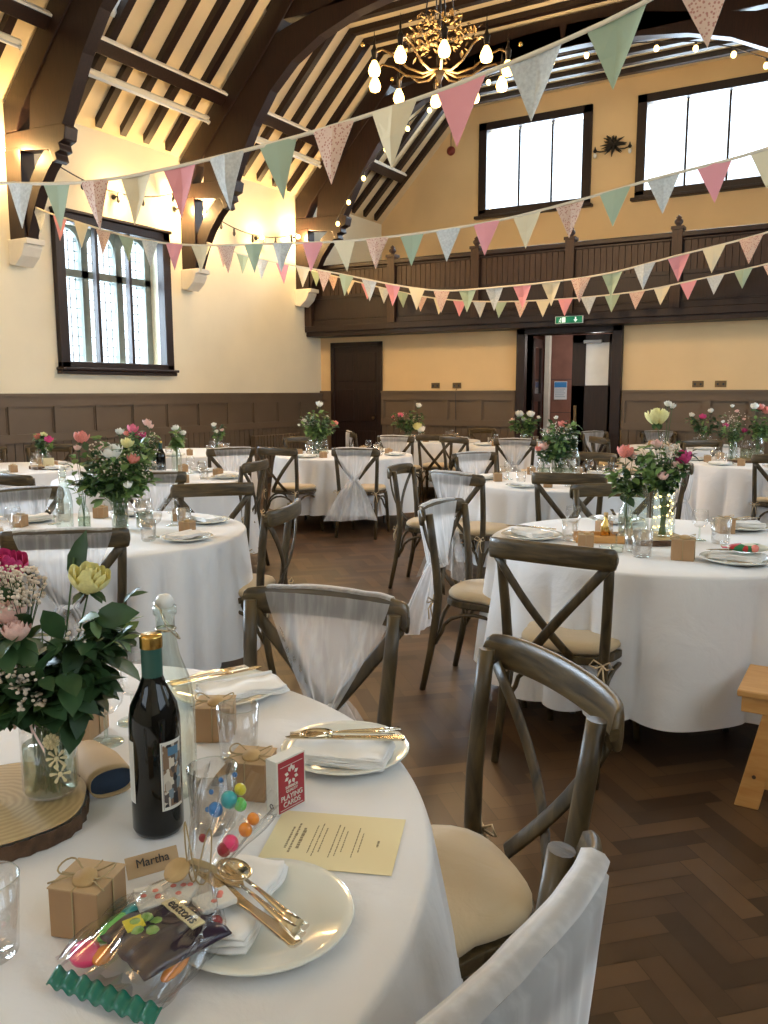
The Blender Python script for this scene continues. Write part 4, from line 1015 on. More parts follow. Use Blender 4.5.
def bouquet(lab, loc, blooms, nleaf, seed, rad, h0, h1, L=.05, gyp=0, mouth=.02, big=False, cat='flowers', frac=.6, top=None, gm='wpetal'):
    """local X runs to the right of the photograph, local Y away from it"""
    R = random.Random(seed); t = thing('flower_arrangement', lab, cat, loc, YAW); st = MB(); l1, l2 = MB(), MB()
    hm = h0 * .8
    def stem(p, r=.0022):
        p = Vector(p); bx = Vector((R.uniform(-.5, .5) * mouth, R.uniform(-.5, .5) * mouth, .012)); m = Vector((p.x * .12 + R.uniform(-.5, .5) * mouth, p.y * .12 + R.uniform(-.5, .5) * mouth, hm)); q = m.lerp(p, .55) + Vector((0, 0, .1 * (p.z - hm)))
        st.tube([bx, m, q, p], [r, r, r * .8, r * .6], 5, None, False)
    for bl in blooms:
        dx, dz, r, c = bl[:4]; dy = bl[4] if len(bl) > 4 else R.uniform(-.6, .6) * rad * .5; stem((dx, dy, dz - r * .4))
        key = (c, big or r > .05)
        if key not in RM: RM[key] = rose_mesh(c, key[1])
        o = bpy.data.objects.new('rose', RM[key]); col.objects.link(o); o.parent = t; o.location = (dx, dy, dz); o.scale = (r * 1.15,) * 3
        o.rotation_euler = (R.uniform(.0, .35), R.uniform(-.2, .2) + dx * .8, R.uniform(0, 6)); 
        for q in range(4):
            a = R.uniform(0, 6.28); leafm(l1, Vector((dx, dy, dz - r * .5)), Vector((cos(a), sin(a), -.3)), Vector((0, 0, 1)), r * 1.1, r * .3)
    nb = max(5, nleaf // 14)
    for k in range(nb):
        a = R.uniform(0, 2 * pi); rr = rad * math.sqrt(R.uniform(.05, 1)); zz = R.uniform(h0 + (h1 - h0) * .35, h1) * (1 - .15 * rr / rad); tip = Vector((rr * cos(a), rr * sin(a) * .8, zz)); stem(tip, .0017)
        base = Vector((tip.x * .15, tip.y * .15, hm)); b = l2 if R.random() > frac else l1
        for j in range(nleaf // nb):
            q = R.uniform(.25, 1.02); p = base.lerp(tip, q) + Vector((R.uniform(-1, 1), R.uniform(-1, 1), R.uniform(-1, 1))) * rad * .10
            d = Vector((R.uniform(-1, 1) + cos(a) * .5, R.uniform(-1, 1) + sin(a) * .5, R.uniform(-.5, .8))); n = Vector((R.uniform(-.6, .6), R.uniform(-.6, .6), 1)); s = R.uniform(.6, 1.25)
            leafm(b, p, d, n, L * s, L * .30 * s)
    st.build('stems', 'stem', t); l1.build('dark_leaves', 'leaf', t); l2.build('fresh_leaves', 'leaf2', t)
    if gyp:
        g = MB(); gs = MB()
        for gx, gy, gz, gr, n, in gyp:
            for k in range(n):
                d = Vector((R.uniform(-1, 1), R.uniform(-1, 1), R.uniform(-1, 1))); d = d.normalized() * R.random()**.4 * gr; p = Vector((gx, gy, gz)) + Vector((d.x, d.y, d.z * .7))
                g.ball(p, R.uniform(.0022, .0042) * (1 if big else 1.5), 6, None, (1, 1, .8))
                if k % 4 == 0: gs.tube([Vector((gx * .5, gy * .5, gz - gr * 1.6)), p], .0006, 3, None, False)
        g.build('white_filler_blossom', gm, t, kind='stuff'); gs.build('filler_stems', 'stem', t)
    return t

def vf(k, dx, dy):                                # right / away from the camera, measured from the table's centre
    cx, cy, _ = TB[k]; return (cx + dx * cos(YAW) - dy * sin(YAW), cy + dx * sin(YAW) + dy * cos(YAW))

# place settings of the tables away from the camera
def dress(k, angles, glasses=True, seed=0):
    cx, cy, R = TB[k]; Q = random.Random(seed + 11); D = DESC[k]; used = set()
    names = ('right', 'far right', 'far', 'far left', 'left', 'near left', 'near', 'near right')
    for i, deg in enumerate(angles):
        a = radians(deg); r = R - .17; x, y = cx + r * cos(a), cy + r * sin(a)
        q = round((deg - math.degrees(YAW)) / 45) % 8
        while q in used: q = (q + 1) % 8
        used.add(q); S = ' at the %s of ' % names[q]
        clone(PLATE, (x, y, ZT), a, 'white dinner plate' + S + D, 'plates on ' + D)
        clone(NAP, (x, y, ZT + .014), a + Q.uniform(-.5, .5), 'folded napkin on the plate' + S + D.replace('the small dark door', 'the dark door').replace('before the open door', 'by the open door'), 'napkins on ' + D)
        b = a + .30; r = R - .26; clone(BOX, (cx + r * cos(b), cy + r * sin(b), ZT), a + Q.uniform(-.6, .6), 'small kraft favour box' + S + D, 'favour boxes on ' + D)
        if glasses:
            b = a - .22; r = R - .31; clone(TUM, (cx + r * cos(b), cy + r * sin(b), ZT), 0, 'clear drinking glass' + S + D, 'drinking glasses on ' + D)
            b = a - .02; r = R - .36; clone(GOB, (cx + r * cos(b), cy + r * sin(b), ZT), 0, 'clear stemmed wine glass' + S + D, 'wine glasses on ' + D)
dress('T2', (5, 60, 120, 175, 235), seed=1)
dress('T4', (200, 262, 310, 120, 30, 75), seed=2)
dress('T5', (185, 240, 295, 130), seed=3)
dress('T6', (-100, -45, 15, 80, 200, 260), seed=4)
dress('T7', (-90, -20, 60, 150), seed=5); dress('T8', (-60, 0, 60), seed=6); dress('T9', (-35, 25, 90, 150, 255, 305), seed=7)
dress('T10', (-40, 20, 80, 300), seed=8); dress('T11', (-130, -60, 10, 90), seed=9); dress('T12', (-120, -50, 30, 140), seed=10)

def at(k, dx, dy, z=ZT): x, y = vf(k, dx, dy); return (x, y, z)
SL = .0275
# T2: tall leafy cluster in bottles and jars
clone(SWING, (-3.47, 2.70, ZT), .4, 'tall clear swing-top water bottle at the left of the mid left flowers')
clone(BUD, (-3.40, 2.76, ZT), 0, 'slim bud vase of cloudy water at the left of the mid left flowers')
clone(JAR, (-3.30, 2.90, ZT), 0, 'glass jar of stems in the middle of the mid left flowers')
clone(JAR, (-3.22, 2.99, ZT), 0, 'glass jar with a teal tint at the right of the mid left flowers', None, 1.05)
bouquet('big leafy arrangement with cream, yellow and coral roses on the mid left table', (-3.30, 2.90, ZT), [(-.16, .47, .042, 'coral'), (.01, .40, .052, 'wpetal', -.1), (.06, .44, .036, 'yellow'), (.105, .365, .036, 'coral', -.08), (.08, .24, .025, 'wpetal', -.1), (-.04, .42, .022, 'blush', -.1), (.03, .50, .024, 'wpetal')], 760, 21, .20, .16, .52, .058, [(.0, -.08, .33, .09, 60), (-.07, -.05, .42, .06, 40), (.12, .0, .30, .06, 40)], mouth=.06, frac=.22, gm='gyp')
bouquet('single leafy stem in the slim bud vase on the mid left table', (-3.40, 2.76, ZT), [(-.02, .42, .02, 'blush')], 40, 22, .05, .18, .42, .05, mouth=.01, frac=.3)
# T3: fairy-light jar and bottles
clone(SLICE, (-.90, 3.92, ZT), 0, 'round log slice under the fairy-light jar on the mid right table')
ja = thing('glass_jar', 'tall greenish jar glowing with fairy lights in the centre of the mid right table', 'jar', (-.835, 3.90, ZT + SL))
lathe_part([(.001, .005), (.046, .005), (.053, .015), (.053, .17), (.045, .20), (.026, .225), (.024, .25), (.028, .255)], 'jar_body', 'gglass', ja, 28)
Q = random.Random(4); wire = []; 
for k in range(30):
    a = k * .9; p = (.040 * cos(a), .040 * sin(a), .02 + k * .0066); wire.append(p)
    MB().ball(p, .0048, 8).build('fairy_light', 'warmglow', ja)
MB().tube(wire, .0012, 4).build('light_wire', 'steel', ja)
clone(SWING, (-.955, 3.95, ZT + SL), 1.2, 'clear swing-top bottle just left of the fairy-light jar', None, 1.08)
clone(BUD, (-1.00, 3.88, ZT + SL), 0, 'slim bud vase holding a coral rose, left of the fairy-light jar', None, 1.1)
bouquet('yellow rose rising highest over the mid right table with white blossom and a magenta rose', (-.835, 3.90, ZT + SL), [(-.06, .55, .052, 'yellow'), (.065, .37, .045, 'hot', -.04), (-.062, .43, .028, 'blush', -.05), (-.035, .29, .027, 'blush', -.08), (.0, .40, .022, 'wpetal'), (.02, .60, .018, 'wpetal'), (-.01, .61, .018, 'wpetal'), (.03, .34, .02, 'blush', -.06)], 420, 31, .125, .24, .50, .045, [(.0, -.05, .40, .06, 60), (.05, -.05, .33, .05, 40)], mouth=.03, frac=.4, gm='gyp')
bouquet('coral rose on a dark leafy stem left of the fairy-light jar', (-1.00, 3.88, ZT + SL), [(-.02, .39, .042, 'coral'), (.02, .37, .022, 'blush')], 150, 32, .08, .19, .38, .05, mouth=.01, frac=.7)
def put(p, loc, rz, lab, grp=None, s=None): return clone(p, loc, rz, lab, grp, s)
put(BOX, (-1.10, 3.60, ZT), .3, 'kraft favour box right behind the bare chair back on the mid right table', None, 1.05)
put(BOX, (-.675, 3.56, ZT), .15, 'largest-looking kraft favour box at the front of the mid right table', None, 1.45)
put(BOX, (-.63, 4.34, ZT), .5, 'kraft favour box at the far side of the mid right table behind the plates', None, 1.2)
put(BOX, (-1.14, 4.02, ZT), .9, 'kraft favour box left of the vases on the mid right table, beside a napkin')
put(TUM, (-.835, 3.52, ZT), 0, 'large drinking glass at the front of the mid right table', None, 1.2)
put(TUM, (-.90, 3.63, ZT), 0, 'drinking glass just behind the large front glass on the mid right table')
put(TUM, (-1.22, 3.74, ZT), 0, 'drinking glass at the left of the mid right table')
put(TUM, (-.60, 4.02, ZT), 0, 'drinking glass right of the fairy-light jar', None, 1.2)
put(GOB, (-.70, 4.06, ZT), 0, 'stemmed wine glass right behind the fairy-light jar'); put(GOB, (-.98, 3.66, ZT), 0, 'stemmed wine glass left of the large front glass'); put(GOB, (-1.25, 3.88, ZT), 0, 'stemmed wine glass at the left of the mid right table')
for (x, y, a, nm) in ((-1.40, 3.72, .3, 'left'), (-.47, 3.60, .9, 'right'), (-.58, 4.50, 1.4, 'far'), (-1.18, 4.40, 2.2, 'far left')):
    put(PLATE, (x, y, ZT), a, 'white dinner plate at the %s side of the mid right table' % nm, None, 1.18)
    put(NAP, (x, y, ZT + .017), a + .6, 'folded white napkin on the %s plate of the mid right table' % nm, None, 1.1)
    put(KNIFE, (x - .02, y, ZT + .05), a + 1.3, 'polished knife on the %s plate of the mid right table' % nm); put(FORK, (x + .02, y, ZT + .05), a + 1.2, 'polished fork on the %s plate of the mid right table' % nm)
def cracker(lab, loc, rz):
    t = thing('sweet_packet', lab, 'sweet packet', loc, rz)
    def f(u, v):
        e = 1 - abs(2 * v - 1)**3; a = 2 * pi * u; return ((v - .5) * .17, .034 * cos(a) * (.55 + .45 * e), .020 + .018 * sin(a) * e)
    MB().grid(f, 20, 14, None, True).build('wrapper', M['wrap'], t)
    for s in (-1, 1): MB().grid(lambda u, v: (s * (.083 + .02 * v), (u - .5) * .07, .02 + .003 * sin(20 * u)), 12, 2).build('crimped_end', M['wrap'], t)
    MB().ball((.02, -.030, .022), .016, 10, None, (1, .5, 1)).build('red_spot', 'coral', t)
m, t_, n_, l_, b_ = nt('green_red_wrapper'); M['wrap'] = m; b_.inputs['Roughness'].default_value = .3
v_ = n_.new('ShaderNodeTexVoronoi'); v_.inputs['Scale'].default_value = 28; tc_ = n_.new('ShaderNodeTexCoord'); l_.new(tc_.outputs['Object'], v_.inputs['Vector'])
r_ = n_.new('ShaderNodeValToRGB'); r_.color_ramp.interpolation = 'CONSTANT'; r_.color_ramp.elements[0].color = (.03, .22, .08, 1); e_ = r_.color_ramp.elements.new(.35); e_.color = (.72, .70, .58, 1); e_ = r_.color_ramp.elements.new(.7); e_.color = (.55, .04, .04, 1); r_.color_ramp.elements[-1].color = (.05, .30, .12, 1)
l_.new(v_.outputs['Color'], r_.inputs[0]); l_.new(r_.outputs[0], b_.inputs['Base Color'])
cracker('green, white and red sweet packet on the right plate of the mid right table', (-.43, 3.60, ZT + .045), .3)
t = thing('wooden_tray', 'small wooden tray of little bottles at the left of the mid right table', 'tray', (-1.10, 3.80, ZT), .4)
MB().box(-.11, .11, -.06, .06, 0, .012).build('tray_base', 'pine', t, .003); b = MB(); b.box(-.11, .11, -.065, -.058, 0, .035); b.box(-.11, .11, .058, .065, 0, .035); b.build('tray_sides', 'pine', t, .002)
t = thing('miniature_bottle', 'small gold-filled bottle standing in the wooden tray', 'bottle', (-1.07, 3.80, ZT + .012))
lathe_part([(.001, 0), (.022, 0), (.022, .07), (.009, .09), (.009, .115)], 'bottle_body', 'honey' if 'honey' in M else 'gold', t, 16); lathe_part([(.010, .11), (.010, .125), (.001, .125)], 'cork', 'log', t, 12)
for x, y in ((-.95, 3.57), (-.99, 3.53)):
    t = thing('tealight_holder', 'small glass tealight holder at the front left of the mid right table', 'candle holder', (x, y, ZT), 0, 'tealights on the mid right table')
    lathe_part([(.001, .002), (.024, .002), (.028, .03), (.026, .034)], 'glass_cup', 'gglass', t, 18); lathe_part([(.001, .018), (.019, .018), (.019, .003)], 'candle', 'white', t, 16)
# T4
for dx, dy, lab in ((-.13, .0, 'glass jar at the left of the row of three jars on the second right table'), (-.01, .03, 'glass jar in the middle of the row of three on the second right table'), (.07, -.05, 'glass jar at the right of the row of three on the second right table')):
    put(JAR, at('T4', dx, dy), 0, lab, None, 1.25)
put(SWING, at('T4', .13, .08), .7, 'clear swing-top bottle standing right of the jars on the second right table', None, 1.05)
bouquet('tall loose coral and white arrangement in the jars on the second right table', at('T4', -.01, .03), [(.02, .44, .036, 'coral'), (.08, .40, .03, 'wpetal'), (-.02, .49, .02, 'wpetal'), (-.08, .38, .022, 'blush'), (.04, .33, .02, 'wpetal')], 480, 41, .16, .17, .52, .055, [(-.06, -.03, .40, .10, 70), (.05, 0, .34, .08, 50)], mouth=.07, frac=.35)
bouquet('low coral pink bloom in the left jar on the second right table', at('T4', -.13, .0), [(0, .27, .045, 'blush'), (-.05, .25, .028, 'coral')], 90, 42, .08, .17, .27, .04, mouth=.04, frac=.5)
# T5
put(SLICE, at('T5', -.15, .05), 0, 'log slice holding vases on the far right table')
for dx, lab in ((-.27, 'swing-top bottle at the left of the vases on the far right table'), (-.15, None), (-.02, None)):
    if lab: put(SWING, at('T5', dx, .02), 0, lab)
put(JAR, at('T5', -.13, .05, ZT + SL), 0, 'glass jar on the log slice of the far right table', None, 1.3); put(JAR, at('T5', -.04, .0, ZT + SL), 0, 'tall glass jar at the right of the log slice of the far right table', None, 1.5)
bouquet('tall arrangement topped by coral and white roses at the far right table', at('T5', -.04, .0, ZT + SL), [(-.06, .52, .045, 'wpetal'), (.0, .51, .045, 'coral'), (.06, .48, .05, 'coral'), (.03, .52, .03, 'blush')], 200, 51, .12, .22, .48, .055, mouth=.04, frac=.35)
bouquet('airy small pink and cream blooms left of the tall roses, far right table', at('T5', -.27, .05, ZT), [(-.05, .36, .035, 'hot'), (.12, .31, .035, 'hot'), (0, .55, .022, 'wpetal'), (.04, .50, .022, 'blush'), (-.12, .40, .02, 'wpetal'), (.10, .42, .018, 'blush')], 240, 52, .20, .20, .52, .045, [(0, 0, .42, .14, 70)], mouth=.02, frac=.5, gm='gyp')
# T6
for dx, s, lab in ((-.33, 1.3, 'tall glass jar in the middle of the centre-left table'), (-.22, 1.1, 'glass jar right of the tall jar on the centre-left table')): put(JAR, at('T6', dx, .0), 0, lab, None, s)
bouquet('tall arrangement topped by one white rose on the centre-left table', at('T6', -.29, .0), [(.02, .56, .045, 'wpetal'), (.18, .34, .05, 'coral'), (-.15, .38, .025, 'wpetal'), (-.07, .41, .022, 'wpetal'), (-.21, .33, .018, 'wpetal'), (.1, .42, .02, 'wpetal')], 460, 61, .21, .18, .52, .055, [(-.12, 0, .38, .10, 50)], mouth=.08, frac=.3)
# T7
put(JAR, at('T7', -.35, 0), 0, 'glass jar of flowers on the table right of the small dark door', None, 1.2)
bouquet('pink blooms and one high white rose right of the small dark door', at('T7', -.33, 0), [(.14, .50, .05, 'wpetal'), (-.12, .36, .05, 'pink'), (-.22, .33, .04, 'pink'), (.12, .20, .07, 'yellow', -.1), (.18, .16, .06, 'wpetal', -.1), (.0, .3, .03, 'blush')], 330, 71, .26, .15, .48, .06, [(-.1, 0, .33, .14, 60), (.1, 0, .3, .1, 50)], mouth=.06, frac=.4, gm='gyp')
# T8
put(JAR, at('T8', .35, 0), 0, 'small glass jar with one pale sprig on the far left table')
bouquet('single pale sprig of blossom and leaves on the far left table', at('T8', .35, 0), [(-.03, .32, .035, 'wpetal'), (.06, .26, .03, 'blush'), (.0, .24, .03, 'wpetal')], 90, 81, .09, .14, .36, .05, mouth=.03, frac=.2)
# T9
put(WINE, at('T9', .075, -.03), 0, 'dark wine bottle with pale label standing on the left table behind the sashed chair')
for dx, lab in ((-.12, 'glass jar at the left behind the wine bottle table flowers'), (-.02, 'glass jar beside the dark wine bottle on the left table')): put(JAR, at('T9', dx, .0), 0, lab, None, 1.2)
put(SWING, at('T9', .17, .1), 0, 'clear swing-top bottle just right of the dark wine bottle on the left table')
bouquet('loose pink and peach arrangement behind the mid left flowers on the wine bottle table', at('T9', -.08, .0), [(-.06, .40, .05, 'pink'), (-.01, .34, .05, 'hot'), (.05, .45, .04, 'blush'), (.08, .42, .03, 'blush'), (.06, .24, .025, 'wpetal'), (-.12, .36, .03, 'coral')], 300, 91, .17, .16, .44, .055, [(.04, 0, .32, .10, 70)], mouth=.07, frac=.35, gm='gyp')
bouquet('upright fresh green leaves with small white blooms above the dark wine bottle', at('T9', .17, .1), [(.0, .40, .035, 'wpetal'), (.06, .36, .03, 'wpetal')], 60, 92, .07, .28, .47, .08, mouth=.01, frac=.0)
# T10
put(SLICE, at('T10', .42, .0), 0, 'log slice carrying jars and pink flowers at the left edge table')
put(JAR, at('T10', .40, .03, ZT + SL), 0, 'small glass jar on the log slice at the left edge table', None, .9)
bouquet('small posy of magenta and coral roses with a yellow bloom at the left edge table', at('T10', .40, .03, ZT + SL), [(-.06, .26, .042, 'coral'), (.06, .24, .045, 'hot', -.05), (.0, .28, .035, 'yellow'), (.02, .15, .025, 'wpetal')], 130, 101, .09, .12, .33, .05, mouth=.03, frac=.4)
t = thing('table_number', 'small yellow card standing in front of the pink posy at the left edge table', 'table card', at('T10', .47, -.08, ZT + SL), YAW); MB().box(-.05, .05, -.002, .002, 0, .075).build('card', 'menu', t); MB().box(-.02, .02, -.01, .01, 0, .012).build('card_foot', 'log', t)
# T11
put(JAR, at('T11', .06, .0), 0, 'glass jar of roses in front of the open door leaf', None, 1.3)
bouquet('round bunch of white roses and leaves in front of the open door leaf', at('T11', .06, .0), [(-.06, .40, .06, 'wpetal'), (.08, .40, .055, 'wpetal'), (-.15, .32, .04, 'blush'), (.0, .33, .04, 'wpetal'), (.18, .36, .03, 'wpetal')], 300, 111, .20, .17, .38, .07, mouth=.05, frac=.3)
# T12
put(JAR, at('T12', .25, .0), 0, 'glass jar of flowers on the farthest right table', None, 1.2)
bouquet('spindly pink and white stems on the farthest right table', at('T12', .28, .0), [(-.05, .38, .05, 'hot'), (.08, .45, .04, 'wpetal'), (-.15, .40, .04, 'wpetal'), (.12, .3, .03, 'blush')], 160, 121, .2, .17, .46, .06, mouth=.05, frac=.5)
# ------------------------------------------------------------------ the nearest table, piece by piece
N = 'of the nearest table'
def plate_set(x, y, rz, nm, nap=0.0, cut=()):
    put(PLATE, (x, y, ZT), rz, 'white china plate ' + nm); put(NAP, (x + nap[0], y + nap[1], ZT + .014), nap[2], 'folded white napkin on the plate ' + nm)
    for P_, dx, dy, a, z in cut:
        nmz = {FORK: 'fork', KNIFE: 'knife', SPOON: 'spoon'}[P_]; put(P_, (x + dx, y + dy, ZT + z), a, 'polished golden-looking %s lying on the plate %s' % (nmz, nm))
VA = YAW
plate_set(-.655, .778, 0, 'at the very front of the nearest table', (-.045, -.008, VA - .15), [(SPOON, -.002, .0, VA + .72, .042), (KNIFE, -.007, -.027, VA + .78, .040), (FORK, .003, -.014, VA + .72, .042)])
plate_set(-.842, 1.262, 0, 'nearest the sashed chair on the nearest table', (.01, -.03, VA + 1.35), [(FORK, -.002, -.006, VA + 1.64, .042), (KNIFE, .010, -.018, VA + 1.55, .042), (SPOON, .005, .005, VA + 1.72, .043)])
plate_set(-1.262, 1.395, 0, 'behind the bottles on the nearest table', (.05, .0, VA - 1.05), [(KNIFE, -.02, .0, VA - .95, .038), (FORK, -.045, -.01, VA - .95, .038)])
# log slice, jars and the nearest flowers
put(SLICE, (-1.205, .765, ZT), 0, 'thick round log slice with bark edge at the lower left, under the nearest flower jar', None, 1.0)
JZ = ZT + SL
j = put(JAR, (-1.150, .838, JZ), 0, 'mason jar with pink ribbon and pearly wooden flowers holding the nearest bouquet', None, 1.0)
j.scale = (1.06, 1.06, 1.12)
def ribbon(par, m='blushr'):
    b = MB(); r = .036
    b.lathe([(r, .118), (r + .002, .120), (r + .002, .128), (r, .130)], 24)
    b.grid(lambda u, v: (.012 + .03 * u, -.038 - .006 * sin(3 * u), .121 - .035 * u * u + .008 * v), 8, 1)
    for s in (-1, 1): b.grid(lambda u, v: (s * .018 * sin(pi * u) + s * .012 * u, -.040 - .004 * sin(pi * u), .122 + .012 * sin(2 * pi * u) + .008 * v), 12, 1)
    b.build('ribbon', m, par)
M['blushr'] = mat('pale_pink_ribbon', (.80, .62, .58), .6)
ribbon(j)
b = MB()
for (x, z, r, n) in ((.006, .098, .010, 12), (.012, .072, .013, 8), (.016, .048, .013, 6)):
    c = Vector((x, -.0455, z))
    for k in range(n):
        a = 2 * pi * k / n; p = c + Vector((cos(a) * r, 0, sin(a) * r)); b.tube([c + Vector((cos(a) * r * .35, 0, sin(a) * r * .35)), p], [.0012, .0028], 5)
        b.ball(p, .0028, 6)
    b.ball(c + Vector((0, -.002, 0)), .004, 8)
o = b.build('carved_flowers', 'menu', j); o.rotation_euler = (0, 0, YAW + .35)
j2 = put(JAR, (-1.235, .752, JZ), 0, 'second mason jar with ribbon bow, at the picture edge on the log slice', None, .88); ribbon(j2)
bouquet('nearest bouquet: pale yellow rose, pink heads, gypsophila and dark broad leaves at the left edge', (-1.150, .838, JZ),
        [(.092, .372, .032, 'yellow', -.03), (-.075, .375, .036, 'hot', .05), (-.03, .325, .028, 'blush', -.05), (-.105, .34, .035, 'pink', .0), (-.01, .30, .022, 'blush', -.07)],
        560, 5, .135, .15, .35, .056, [(-.035, -.04, .362, .062, 420), (.01, -.10, .235, .030, 55), (-.045, -.10, .245, .030, 50), (.02, -.10, .20, .022, 28), (.075, -.04, .285, .02, 14), (-.08, -.08, .30, .03, 40)], mouth=.05, big=True, frac=.8, gm='gyp')
b = MB(); R_ = random.Random(8)
tw = thing('eucalyptus_sprig', 'thin leafy sprig leaning right out of the nearest bouquet toward the bottles', 'foliage', (-1.150, .838, JZ), YAW)
sp = MB(); P = [(0, 0, .02), (.015, -.01, .14), (.07, -.03, .25), (.12, -.03, .31), (.155, -.03, .345)]; sp.tube(P, [.002, .002, .0016, .0012, .0008], 5); P2 = [(.05, -.02, .22), (.10, -.04, .255), (.15, -.05, .29)]; sp.tube(P2, .0012, 5); sp.tube([(0, 0, .1), (.04, 0, .28), (.055, .01, .40)], .0016, 5); sp.build('stems', 'stem', tw)
for k in range(34):
    q = R_.random(); p = Vector(P[2]).lerp(Vector(P[4]), q) if k % 2 else Vector(P2[0]).lerp(Vector(P2[2]), q); leafm(b, p, Vector((R_.uniform(.2, 1), R_.uniform(-.6, .6), R_.uniform(-.5, .9))), Vector((0, -.4, 1)), R_.uniform(.022, .038), R_.uniform(.005, .008))
leafm(b, Vector((.05, .01, .36)), Vector((.25, 0, 1)), Vector((0, -1, .1)), .085, .016); leafm(b, Vector((.10, -.04, .31)), Vector((1, -.1, .25)), Vector((0, -.9, .5)), .07, .022)
b.build('leaves', 'leaf', tw)
# wine bottle with its labels
wb = put(WINE, (-.949, .883, ZT), 0, 'dark wine bottle with gold-topped green capsule and picture label on the nearest table', None, 1.06)
def wrap(par, r, a0, a1, z0, z1, name, m, n=16): return MB().grid(lambda u, v: (r * cos(a0 + (a1 - a0) * u), r * sin(a0 + (a1 - a0) * u), z0 + (z1 - z0) * v), n, 1).build(name, m, par)
# local angle 0 = +X; the camera lies toward -Y (angle ~ -45 deg)
A0 = math.atan2(-.883, .949)
wrap(wb, .0380, A0 - .02 + .18, A0 + 1.15, .045, .150, 'front_label', 'label'); wrap(wb, .0380, A0 - 1.9, A0 - .95, .055, .150, 'back_label', 'label')
wrap(wb, .0382, A0 + .25, A0 + 1.09, .050, .145, 'label_picture', 'town'); wrap(wb, .0384, A0 + .45, A0 + .95, .128, .141, 'label_sky', 'inkb')
wrap(wb, .0383, A0 + .22, A0 + .235, .047, .148, 'label_border', 'ink', 1); wrap(wb, .0383, A0 + 1.11, A0 + 1.125, .047, .148, 'label_border', 'ink', 1)
sw = put(SWING, (-1.012, .975, ZT), 2.4, 'big clear swing-top water bottle right behind the wine bottle on the nearest table', None, 1.08)
put(GOB, (-1.285, 1.068, ZT), 0, 'front one of the two stemmed glasses left of the wine bottle', None, 1.0); put(GOB, (-1.32, 1.17, ZT), 0, 'rear one of the two stemmed glasses left of the wine bottle', None, 1.0)
put(TUM, (-1.012, 1.150, ZT), 0, 'thin drinking glass right of the bottles, before the twine-tied box', None, 1.05)
put(TUM, (-.875, .930, ZT), 0, 'thin drinking glass in the middle of the nearest table behind the sweet bag', None, 1.05)
put(TUM, (-.905, .557, ZT), 0, 'drinking glass cut off by the left edge at the bottom of the picture', None, 1.05)
put(BOX, (-1.365, 1.075, ZT), .35, 'tall kraft favour box left of the stemmed glasses, half hidden by the bouquet', None, 1.25)
put(BOX, (-1.120, 1.205, ZT), .55, 'kraft favour box with a twine bow at the far plate, right of the bottles', None, 1.18)
put(BOX, (-.900, 1.055, ZT), .35, 'kraft favour box just behind the red playing card box', None, 1.12)
put(BOX, (-.848, .663, ZT), .32, 'big kraft favour box with wooden button at the front left of the nearest table', None, 1.12)
# pillow pouch with a dark blue window
t = thing('kraft_pouch', 'kraft paper pouch with a dark blue open end lying by the nearest flower jar', 'pouch', (-1.175, .955, ZT), math.atan2(-.085, .19))
def tb(u, v):
    a = 2 * pi * u; n = 2.6; c, s = cos(a), sin(a); rr = (abs(c)**n + abs(s)**n)**(-1 / n); q = .6 + .4 * min(1, v * 2); return (-.085 + .17 * v, rr * c * .038 * q, .025 + rr * s * .024 * q)
MB().grid(tb, 28, 8, None, True).build('pouch_body', 'kraftl', t, 0, .002)
MB().add([tb(k / 28, .93) for k in range(28)], [tuple(range(28))]).build('blue_window', 'navy', t)
MB().tube([(-.02, -.03, .03), (-.0, 0, .043), (.02, .03, .03)], .0012, 5).build('twine', 'twine', t)
# playing card box
cx_, cy_ = -.8155, 1.0425; ang = radians(82)
t = thing('playing_card_box', 'small red and white playing card box standing upright on the nearest table', 'card box', (cx_, cy_, ZT), ang)
Wd, Hh, Tt = .066, .094, .026
MB().box(-Wd / 2, Wd / 2, -Tt / 2, Tt / 2, 0, Hh).build('carton', 'label', t, .0008)
MB().box(-Wd / 2 + .003, Wd / 2 - .003, -Tt / 2 - .0004, -Tt / 2, .003, Hh - .003).build('red_face', 'cred', t)
b = MB(); y = -Tt / 2 - .0008
for k in range(8):
    a = 2 * pi * k / 8 + .39; b.prism([(.012 * cos(a - .3), .062 + .012 * sin(a - .3)), (.017 * cos(a), .062 + .017 * sin(a)), (.012 * cos(a + .3), .062 + .012 * sin(a + .3)), (.007 * cos(a), .062 + .007 * sin(a))], y, y + .0004)
b.prism([(-.007, .073), (.007, .073), (0, .081)], y, y + .0004); b.build('star_emblem', 'label', t)
for z0, z1, x in ((.006, .0068, .026), (.081, .0818, .026)): MB().box(-x, x, y, y + .0004, z0, z1).build('border_line', 'label', t)
text('PLAYING', .0125, 'label', t, (0, y, .026), (1, 0, 0), (0, 0, 1)); text('CARDS', .0125, 'label', t, (0, y, .0145), (1, 0, 0), (0, 0, 1)); text('SUPERIOR', .0065, 'label', t, (0, y, .043), (1, 0, 0), (0, 0, 1)); text('QUALITY', .0065, 'label', t, (0, y, .0365), (1, 0, 0), (0, 0, 1))
text('O', .012, 'ink', t, (-Wd / 2 - .0005, 0, .014), (0, -1, 0), (0, 0, 1))
